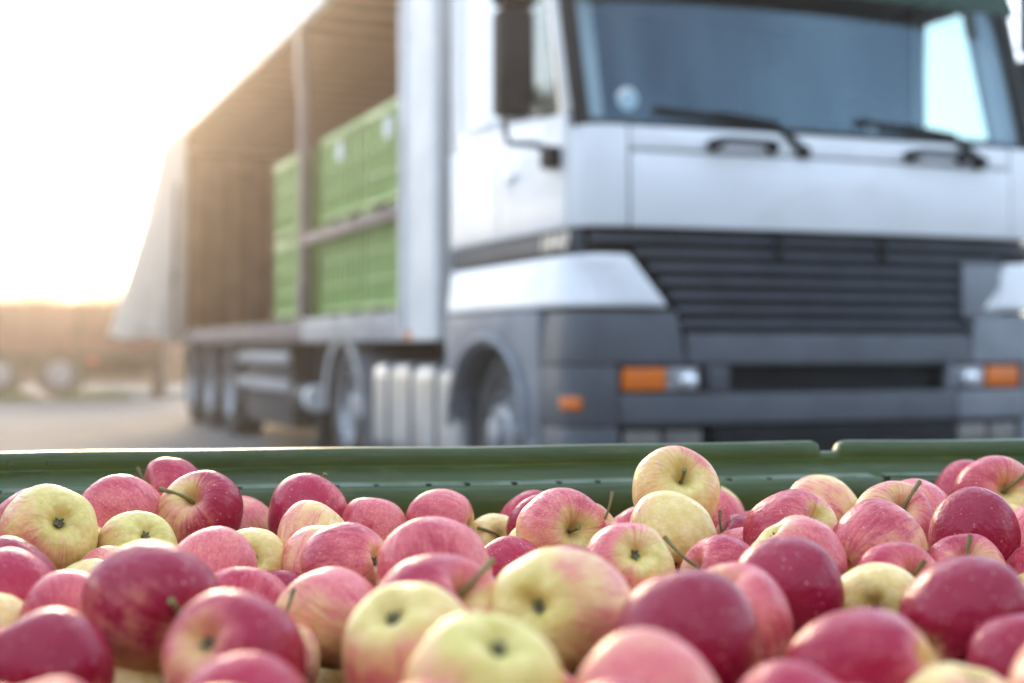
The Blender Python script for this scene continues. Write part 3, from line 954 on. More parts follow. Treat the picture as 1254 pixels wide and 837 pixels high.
# gathered side curtain, pulled out at the foot
def cur(u, v):
    fold = math.sin(u * 27 + 1.3 * math.sin(u * 9)) * 0.13 * (0.4 + 0.8 * v) + 0.05 * math.sin(u * 61 + 2 * v)
    yt, xt = 11.75 + 2.25 * u, -0.045
    yb, xb = 12.25 + 1.55 * u, -0.06 - 0.68 * u
    out = v ** 1.08
    x = xt + (xb - xt) * out + fold * (0.6 + 0.4 * v) - 0.02
    y = yt + (yb - yt) * v + 0.03 * math.sin(u * 40)
    z = 3.63 - (2.55 + 0.03 * math.sin(u * 11 + 1)) * v
    return (x, y, z)
MB().grid(cur, 90, 24).build('side_curtain', 'cloth', trailer, solid=0.004, ang=80)
cur_o = bpy.data.objects['side_curtain']
for u_ in (0.08, 0.3, 0.52, 0.74, 0.96):
    pts = [Vector(cur(u_, 0.25 + 0.75 * k / 10)) + Vector((-0.03, -0.02, 0)) for k in range(11)]
    MB().tube(pts, 0.022, 6).build('strap', 'post', cur_o)
    c = pts[6]
    MB().box(c.x - 0.02, c.x + 0.02, c.y - 0.05, c.y + 0.05, c.z - 0.09, c.z + 0.09).build('buckle', 'grey', cur_o, bevel=0.01)
# running gear
for x in (0.72, 1.78):
    MB().box(x, x + 0.12, 3.2, TY1 - 0.1, 0.80, 1.095).build('chassis_beam', 'frame', trailer)
for y in (9.45, 10.78, 12.11):
    for x, s in ((0.05, 1), (tw_ - 0.05, -1)):
        wheel(trailer, x, y, 0.50, 0.38, s)
    MB().tube([(0.3, y, 0.5), (tw_ - 0.3, y, 0.5)], 0.07, 10).build('axle', 'frame', trailer)
    for x0 in (0.04, tw_ - 0.44):
        vs, fs = [], []
        for i in range(13):
            a = R_(20) + R_(140) * i / 12
            for rr, xx in ((0.57, x0), (0.57, x0 + 0.4), (0.555, x0 + 0.4), (0.555, x0)):
                vs.append((xx, y + rr * math.cos(a), 0.50 + rr * math.sin(a)))
        for i in range(12):
            for j in range(4):
                fs.append((4 * i + j, 4 * i + (j + 1) % 4, 4 * i + 4 + (j + 1) % 4, 4 * i + 4 + j))
        MB().add(vs, fs).build('mudguard', 'frame', trailer)
for x in (0.25, tw_ - 0.35):
    lg = MB().box(x, x + 0.13, 6.05, 6.18, 0.10, 1.0).build('landing_leg', 'frame', trailer, bevel=0.01)
    MB().box(x - 0.06, x + 0.19, 5.99, 6.24, 0.02, 0.12).build('foot', 'frame', lg, bevel=0.02)
MB().lathe([(0.0, -0.02), (0.10, -0.02), (0.115, 0.0), (0.115, 0.05), (0.0, 0.05)], (0.12, 5.62, 0.52), 'y', 20).build('air_tank_cap', 'panel', trailer)
MB().tube([(0.12, 5.67, 0.52), (0.12, 6.3, 0.52)], 0.11, 14).build('air_tank', 'frame', trailer)
MB().box(0.1, 0.8, 6.5, 8.7, 0.22, 0.97).build('tool_box', 'frame', trailer, bevel=0.02)
for z in (0.55, 0.80):
    MB().box(0.03, 0.07, 6.4, 8.75, z, z + 0.10).build('side_guard', 'rail', trailer, bevel=0.01)

# ================================================================== green bins on the trailer
def cargo_bin(label, y0, z0, tagged=False):
    L_, D_, Hh = 1.30, 1.05, 0.74
    r = empty('cargo_bin', TLOC, TRZ, (0.14 + D_ / 2, y0 + L_ / 2, z0))
    tag(r, label, 'bin', 'green bins loaded on the trailer')
    x0, x1, y1 = 0.14, 0.14 + D_, y0 + L_
    b = MB()
    t = 0.02
    for a in ((x0, x0 + t, y0, y1), (x1 - t, x1, y0, y1), (x0 + t, x1 - t, y0, y0 + t), (x0 + t, x1 - t, y1 - t, y1)):
        b.box(*a, z0 + 0.06, z0 + Hh - 0.065)
    b.box(x0 + t, x1 - t, y0 + t, y1 - t, z0 + 0.07, z0 + 0.09)
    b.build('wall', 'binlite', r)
    rm = MB()
    for a in ((x0 - 0.03, x0 + 0.022, y0 - 0.012, y1 + 0.012), (x1 - 0.022, x1 + 0.03, y0 - 0.012, y1 + 0.012), (x0 + 0.023, x1 - 0.023, y0 - 0.012, y0 + 0.02), (x0 + 0.023, x1 - 0.023, y1 - 0.02, y1 + 0.012)):
        rm.box(*a, z0 + Hh - 0.065, z0 + Hh)
    rm.build('rim', 'binlite', r, bevel=0.006)
    for k in range(9):
        y = y0 + 0.02 + (L_ - 0.075) * k / 8
        MB().box(x0 - 0.024, x0 + 0.001, y, y + 0.035, z0 + 0.075, z0 + Hh - 0.066).build('rib', 'binlite', r, bevel=0.004)
    for k in range(2):
        z = z0 + 0.26 + 0.2 * k
        MB().box(x0 - 0.017, x0 + 0.001, y0 + 0.005, y1 - 0.005, z, z + 0.025).build('rail', 'binlite', r, bevel=0.003)
    MB().box(x0 - 0.03, x1, y0, y1, z0 + 0.062, z0 + 0.10).build('base_rim', 'binlite', r, bevel=0.004)
    for y in (y0 + 0.0, y0 + L_ / 2 - 0.07, y1 - 0.14):
        MB().box(x0 + 0.0, x1 - 0.0, y, y + 0.14, z0, z0 + 0.06).build('foot', 'binlite', r, bevel=0.008)
    if tagged: MB().box(x0 - 0.034, x0 - 0.0245, y0 + L_ * 0.5 - 0.08, y0 + L_ * 0.5 + 0.08, z0 + 0.50, z0 + 0.64).build('tag', 'tag', r)
    return r
cargo_bin('green bin nearest the cab, upper row of the trailer load', 2.86, 1.906, True)
cargo_bin('green bin in the upper row, just right of the trailer post', 4.19, 1.906, True)
cargo_bin('green bin left of the trailer post, upper one of two', 6.02, 1.906)
cargo_bin('green bin nearest the cab, lower row of the trailer load', 2.86, 1.166)
cargo_bin('green bin in the lower row, just right of the trailer post', 4.19, 1.166)
cargo_bin('green bin left of the trailer post, lower one of two', 6.02, 1.166)

# ================================================================== background
bt = empty('low_trailer', (-9.6, 26.2, 0), R_(4))
tag(bt, 'rust red low sided trailer at far left behind the yard', 'trailer')
for k in range(12):
    x0 = -2.9 + k * 0.50
    MB().box(x0 + 0.012, x0 + 0.488, 0.0, 0.05, 0.86, 1.77 + 0.02 * math.sin(k * 2.1)).build('side_board', 'rust', bt, bevel=0.01)
for k in range(5):
    x0 = -2.92 + k * 1.49
    MB().box(x0, x0 + 0.08, -0.05, 0.004, 0.80, 1.80).build('stake', 'rustd', bt, bevel=0.01)
MB().box(-2.95, 3.1, -0.03, 2.3, 0.74, 0.855).build('deck', 'rustd', bt, bevel=0.01)
MB().box(-2.9, 3.05, 2.2, 2.26, 0.86, 1.75).build('far_side', 'rust', bt)
MB().box(3.06, 3.12, 0.0, 2.26, 0.86, 1.75).build('tailboard', 'rust', bt, bevel=0.01)
MB().box(-2.9, 3.0, 0.7, 0.85, 0.50, 0.738).build('frame_beam', 'rustd', bt)
for x in (0.10, 1.22):
    tyb = MB().lathe([(0.24, 0.05), (0.27, 0.0), (0.42, 0.0), (0.46, 0.06), (0.46, 0.22), (0.42, 0.27), (0.25, 0.25)], (x, 0.0, 0.46), 'y', 28).build('wheel', 'rubber', bt)
    MB().lathe([(0.25, 0.04), (0.22, 0.08), (0.1, 0.04), (0.0, 0.03)], (x, 0.0, 0.46), 'y', 24).build('rim', 'rail', tyb)
MB().box(1.75, 1.95, -0.06, -0.031, 0.66, 0.735).build('tail_lamp', 'tail', bt)
MB().box(-2.4, -1.6, 0.2, 1.2, 0.28, 0.73).build('tool_box', 'rustd', bt, bevel=0.02)
MB().box(1.3, 2.6, 0.5, 0.9, 0.40, 0.70).build('spare_rack', 'rustd', bt, bevel=0.02)
MB().box(2.9, 3.1, 0.1, 0.6, 0.02, 0.738).build('support_leg', 'rustd', bt, bevel=0.02)

def simple_car(name, label, loc, rz, m, L_=4.3, w_=1.75, van=False):
    r = empty(name, loc, rz); tag(r, label, 'van' if van else 'car')
    side = [(-L_ / 2, 0.35), (L_ / 2, 0.35), (L_ / 2, 0.75), (L_ / 2 - 0.15, 0.95), (L_ / 2 - 1.0, 1.08), (L_ / 2 - 1.65, 1.85), (-L_ / 2 + 0.1, 1.9), (-L_ / 2, 1.7)]
    MB().prism(side, 'y', -w_ / 2, w_ / 2).build('body', m, r, bevel=0.07, seg=3)
    for sy in (-1, 1):
        MB().prism([(L_ / 2 - 1.15, 1.1), (L_ / 2 - 1.7, 1.7), (L_ / 2 - 2.5, 1.7), (L_ / 2 - 2.5, 1.1)], 'y', sy * (w_ / 2 + 0.004) - 0.004, sy * (w_ / 2 + 0.004) + 0.004).build('window', 'winpane', r)
        for x in (-L_ / 2 + 0.8, L_ / 2 - 0.85):
            MB().lathe([(0.0, -0.02), (0.18, -0.02), (0.2, 0), (0.32, 0), (0.34, 0.04), (0.34, 0.18), (0.0, 0.2)], (x, sy * (w_ / 2 + 0.02) - (0.0 if sy < 0 else 0.2), 0.34), 'y', 24).build('wheel', 'rubber', r)
    return r
simple_car('parked_van', 'white van glimpsed beneath the rust red trailer at far left', (-13.6, 52, 0), R_(12), 'white', 4.6, 1.9, True)

bw = empty('boundary_wall', (-16, 37.5, 0), R_(3)); tag(bw, 'low brown wall behind the rust red trailer', 'wall')
MB().box(-14, 11, 0, 0.25, 0, 1.0).build('wall_body', 'rustd', bw)
for k in range(25):
    MB().box(-14 + k * 1.0 + 0.01, -13.01 + k * 1.0, -0.04, 0.29, 1.0, 1.08).build('coping', 'concrete', bw, bevel=0.01)
# distant trees
def leaf_cloud(mb, c, rx, rz_, n, size, rnd):
    for _ in range(n):
        a, b_ = rnd.uniform(0, 2 * math.pi), math.acos(rnd.uniform(-1, 1))
        q = rnd.uniform(0.45, 1.0) ** 0.6
        p = Vector((math.cos(a) * math.sin(b_) * rx * q, math.sin(a) * math.sin(b_) * rx * q, math.cos(b_) * rz_ * q)) + c
        e1_ = Vector((rnd.gauss(0, 1), rnd.gauss(0, 1), rnd.gauss(0, 1))).normalized()
        e2_ = e1_.orthogonal().normalized()
        s = size * rnd.uniform(0.6, 1.4)
        mb.add([p + e1_ * s, p + e2_ * s * 0.5, p - e1_ * s, p - e2_ * s * 0.5], [(0, 1, 2, 3)])
def tree(label, loc, h, spread, seed, n=3600, name='tree'):
    rnd = random.Random(seed)
    r = empty(name, loc, rnd.uniform(0, 6)); tag(r, label, 'tree', 'trees at the far end of the yard')
    tr = MB().tube([(0, 0, -0.1), (0.05, 0, h * 0.25), (0.0, 0.06, h * 0.55), (0.05, 0, h * 0.85)], [h * 0.035, h * 0.026, h * 0.018, h * 0.006], 8)
    cr = MB()
    for k in range(9):
        a = rnd.uniform(0, 6.28); q = rnd.uniform(0.25, 0.8) * spread
        zc = h * rnd.uniform(0.42, 0.88)
        c = Vector((math.cos(a) * q, math.sin(a) * q, zc))
        tr.tube([(0, 0, h * rnd.uniform(0.25, 0.5)), c * 0.6 + Vector((0, 0, zc * 0.35)), c], [h * 0.012, h * 0.008, h * 0.003], 6)
        leaf_cloud(cr, c, spread * rnd.uniform(0.32, 0.55), h * rnd.uniform(0.12, 0.2), n // 9, h * 0.028, rnd)
    tr.build('trunk', 'bark', r)
    cr.build('crown', 'leaf', r, smooth=False)
    return r
tree('leafy tree beyond the rust red trailer, leftmost in view', (-27.5, 80, 0), 5.2, 2.6, 1)
tree('low leafy tree beyond the trailer, second from the left', (-23.0, 84, 0), 4.2, 2.4, 2)
tree('bushy small tree beyond the trailer, nearest the curtain', (-21.2, 76, 0), 4.4, 1.9, 3)
# trees and a house left of the view: they show only as reflections in the cab's window
tree('tall tree left of the yard, mirrored in the cab window', (-15.5, 21.0, 0), 7.5, 2.4, 7, 2600)
tree('second tall tree left of the yard beside the low trailer', (-20.5, 25.0, 0), 8.0, 2.6, 8, 2600)
hs = empty('warehouse', (-36, 96, 0), R_(8))
tag(hs, 'pale low warehouse at the far end of the yard', 'building')
MB().box(-9, 16, 0, 8, 0, 3.6).build('wall', 'wallpale', hs)
MB().prism([(-0.3, 3.6), (8.3, 3.6), (4, 4.7)], 'x', -9.3, 16.3).build('roof', 'rooftile', hs)
for k in range(8):
    x = -8 + k * 3
    wd = MB().box(x, x + 1.4, -0.02, 0.01, 1.2, 2.5).build('window', 'winpane', hs)
    MB().box(x - 0.08, x + 1.48, -0.05, -0.021, 1.1, 1.19).build('sill', 'wallpale', wd)
pole = empty('utility_pole', (-24.6, 78, 0)); tag(pole, 'thin pole rising above the far trees at left', 'pole')
MB().tube([(0, 0, 0), (0, 0, 6.3)], [0.16, 0.10], 10).build('shaft', 'bark', pole)
MB().box(-0.9, 0.9, -0.06, 0.06, 5.7, 5.82).build('crossarm', 'bark', pole)
# grass along the yard edge
rnd = random.Random(5)
gr = MB()
for (cx_, cy_, rr, cnt) in ((-8.9, 25.2, 0.55, 420), (-7.5, 25.6, 0.7, 320), (-6.3, 32.5, 1.2, 400), (-9.6, 25.4, 0.4, 200)):
    for _ in range(cnt):
        a, q = rnd.uniform(0, 6.28), rr * math.sqrt(rnd.random())
        x, y = cx_ + q * math.cos(a), cy_ + 0.4 * q * math.sin(a)
        h = rnd.uniform(0.06, 0.30) * (1.2 - q / rr * 0.7)
        t = rnd.uniform(0, 6.28); dx, dy = 0.02 * math.cos(t), 0.02 * math.sin(t)
        lx, ly = rnd.uniform(-0.08, 0.08), rnd.uniform(-0.08, 0.08)
        gr.add([(x - dx, y - dy, 0), (x + dx, y + dy, 0), (x + lx, y + ly, h)], [(0, 1, 2)])
tag(gr.build('grass', 'grass', smooth=False), 'tufts of grass along the far yard edge', 'grass', None, 'stuff')

# unseen hall added behind the camera to cut low frontal sky light
ph = empty('added_hall', (2, -9.5, 0)); tag(ph, 'added grey hall behind the viewer, out of view, blocking low sky light', 'building')
MB().box(-34, 34, -14, -0.02, 0, 6.6).build('wall', 'addedwall', ph)
MB().box(-34.5, 34.5, -14.5, 0.5, 6.6, 7.0).build('roof', 'rail', ph)  # roof of the added hall
for k in range(7):
    x = -27 + k * 8.4
    dr = MB().box(x, x + 4.2, -0.02, 0.02, 0, 4.2).build('added_hall_gate', 'dgrey', ph)
    MB().box(x - 0.15, x, -0.02, 0.06, 0, 4.35).build('added_hall_gate_frame', 'rail', dr)

# ================================================================== the fruit bin in the foreground (frame: x along the far wall, y towards the far wall, z up)
BTH = math.atan2(0.2, 1.094)
BO = (-0.511, 1.42, 0)          # a point of the far rim's inner edge
RIM = CAM_H - 0.107
fb = empty('fruit_bin', BO, BTH, (0.55, -0.6, 0))
tag(fb, 'large green plastic bin full of apples in the foreground', 'bin')
BX0, BX1, BY0, BY1 = -0.052, 1.158, -1.20, 0.0     # inner edges of the band at the rim
# far wall: a profile swept along x; (outward offset, height)
def wall_prof(rz, dip=0.0, pil=0.0):
    zt = rz - dip
    return [(-0.034 + pil, 0.10), (-0.033 + pil, rz - 0.060), (-0.0315 + pil, rz - 0.0415), (-0.028 + pil, rz - 0.0372), (-0.004, rz - 0.0345), (-0.0005, rz - 0.031),
            (0.001, rz - 0.019 - dip * 0.3), (0.0045, rz - 0.0175 - dip * 0.35), (0.005, zt - 0.003), (0.007, zt - 0.0005), (0.020, zt), (0.026, zt - 0.003), (0.028, zt - 0.007), (0.028, rz - 0.05), (0.006, rz - 0.055), (0.006, 0.10)]
def sweep(stations):
    vs, fs = [], []
    n = len(stations[0][1])
    for (x, pr) in stations:
        for (o, z) in pr:
            vs.append((x, o, z))
    for i in range(len(stations) - 1):
        for j in range(n):
            fs.append((i * n + j, i * n + (j + 1) % n, (i + 1) * n + (j + 1) % n, (i + 1) * n + j))
    fs.append(tuple(range(n))); fs.append(tuple(range(len(stations) * n - 1, (len(stations) - 1) * n - 1, -1)))
    return vs, fs
st = []
xs = [BX0 - 0.052 + k * 0.05 for k in range(0, 27)]
NX0, NX1 = 0.868, 0.892                             # the notch
def station(x, dip=0.0):
    pil = 0.006 * max(0.0, min(1.0, (x - 0.925) / 0.006)) if x > 0.92 else 0.0
    wob = 0.0006 * math.sin(x * 9) + 0.0004 * math.sin(x * 23)
    return (x, [(o, z + wob) for o, z in wall_prof(RIM, dip, pil)])
xx_ = sorted(set([round(x, 4) for x in xs if x < NX0 - 0.01 or x > NX1 + 0.01] + [0.925, 0.931]))
for x in xx_:
    if x > NX1 and not any(NX0 < s_[0] < NX1 for s_ in st):
        st += [station(NX0 - 0.004), station(NX0 - 0.001, 0.002), station(NX0 + 0.001, 0.0095), station(NX0 + 0.004, 0.011), station(NX1 - 0.004, 0.011), station(NX1 - 0.001, 0.009), station(NX1 + 0.002, 0.002), station(NX1 + 0.006)]
    st.append(station(x))
vs, fs = sweep(st)
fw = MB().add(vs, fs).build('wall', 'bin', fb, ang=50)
for k in range(24):
    x = 0.0 + k * 0.0468 + 0.004 * math.sin(k * 3.7)
    if x > 0.95: break
    MB().box(x, x + 0.0052, -0.026, -0.016, RIM - 0.0395, RIM - 0.0351).build('vent_slot', 'pit', fw, smooth=False)
# sky sheen painted pale on ledge and rim crest, thin skins over the wall
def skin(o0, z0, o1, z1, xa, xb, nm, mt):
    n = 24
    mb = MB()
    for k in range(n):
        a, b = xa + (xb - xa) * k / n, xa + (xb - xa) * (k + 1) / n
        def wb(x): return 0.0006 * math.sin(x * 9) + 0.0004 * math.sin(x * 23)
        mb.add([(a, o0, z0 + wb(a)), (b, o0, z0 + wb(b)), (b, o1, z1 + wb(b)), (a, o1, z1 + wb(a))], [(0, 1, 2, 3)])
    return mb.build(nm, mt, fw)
skin(-0.0275, RIM - 0.0365, -0.0045, RIM - 0.0339, BX0, 0.92, 'ledge_sheen', 'ledge_sheen')
skin(-0.0215, RIM - 0.0358, -0.0045, RIM - 0.0339, 0.934, BX1, 'ledge_sheen', 'ledge_sheen')
skin(0.0075, RIM + 0.0004, 0.0195, RIM + 0.0009, BX0, NX0 - 0.006, 'rim_sheen', 'rimsheen')
skin(0.0075, RIM + 0.0004, 0.0195, RIM + 0.0009, NX1 + 0.008, BX1, 'rim_sheen', 'rimsheen')
# moulded mark on the band, left
pts = [(0.008, -0.003, RIM - 0.006)] + [(0.008 + 0.006 * (1 - math.cos(R_(90) * k / 4)), -0.0012, RIM - 0.012 - 0.006 * math.sin(R_(90) * k / 4)) for k in range(5)]
pts += [(0.045 - 0.006 + 0.006 * math.sin(R_(90) * k / 4), -0.0012, RIM - 0.018 + 0.006 * (1 - math.cos(R_(90) * k / 4))) for k in range(5)] + [(0.045, -0.003, RIM - 0.006)]
MB().tube(pts, 0.0007, 6).build('moulded_mark', 'bin', fw)
def sided(fn, x0, x1):
    """other three walls: the same profile, plain"""
    n = 6
    s_ = [(x0 + (x1 - x0) * k / n, wall_prof(RIM - 0.0012)) for k in range(n + 1)]
    v_, f_ = sweep(s_)
    return MB().add([fn(p) for p in v_], f_)
sided(lambda p: (BX0 - p[1] - 0.024, p[0], p[2]), BY0 - 0.026, 0.0265).build('wall', 'bin', fb, ang=50)
sided(lambda p: (BX1 + p[1] + 0.024, p[0], p[2]), BY0 - 0.026, 0.0265).build('wall', 'bin', fb, ang=50)
sided(lambda p: (p[0], BY0 - p[1] - 0.0, p[2]), BX0 + 0.006, BX1 - 0.006).build('wall', 'bin', fb, ang=50)
MB().box(BX0 - 0.02, BX1 + 0.02, BY0 - 0.0, 0.0, 0.10, 0.13).build('floor', 'bin', fb)
for x in (BX0 - 0.02, 0.47, BX1 - 0.10):
    MB().box(x, x + 0.12, BY0, 0.0, 0.0, 0.10).build('foot', 'bin', fb, bevel=0.01)
for k in range(9):
    x = BX0 + 0.04 + k * 0.14
    MB().box(x, x + 0.02, 0.0065, 0.026, 0.12, RIM - 0.06).build('rib', 'bin', fw)
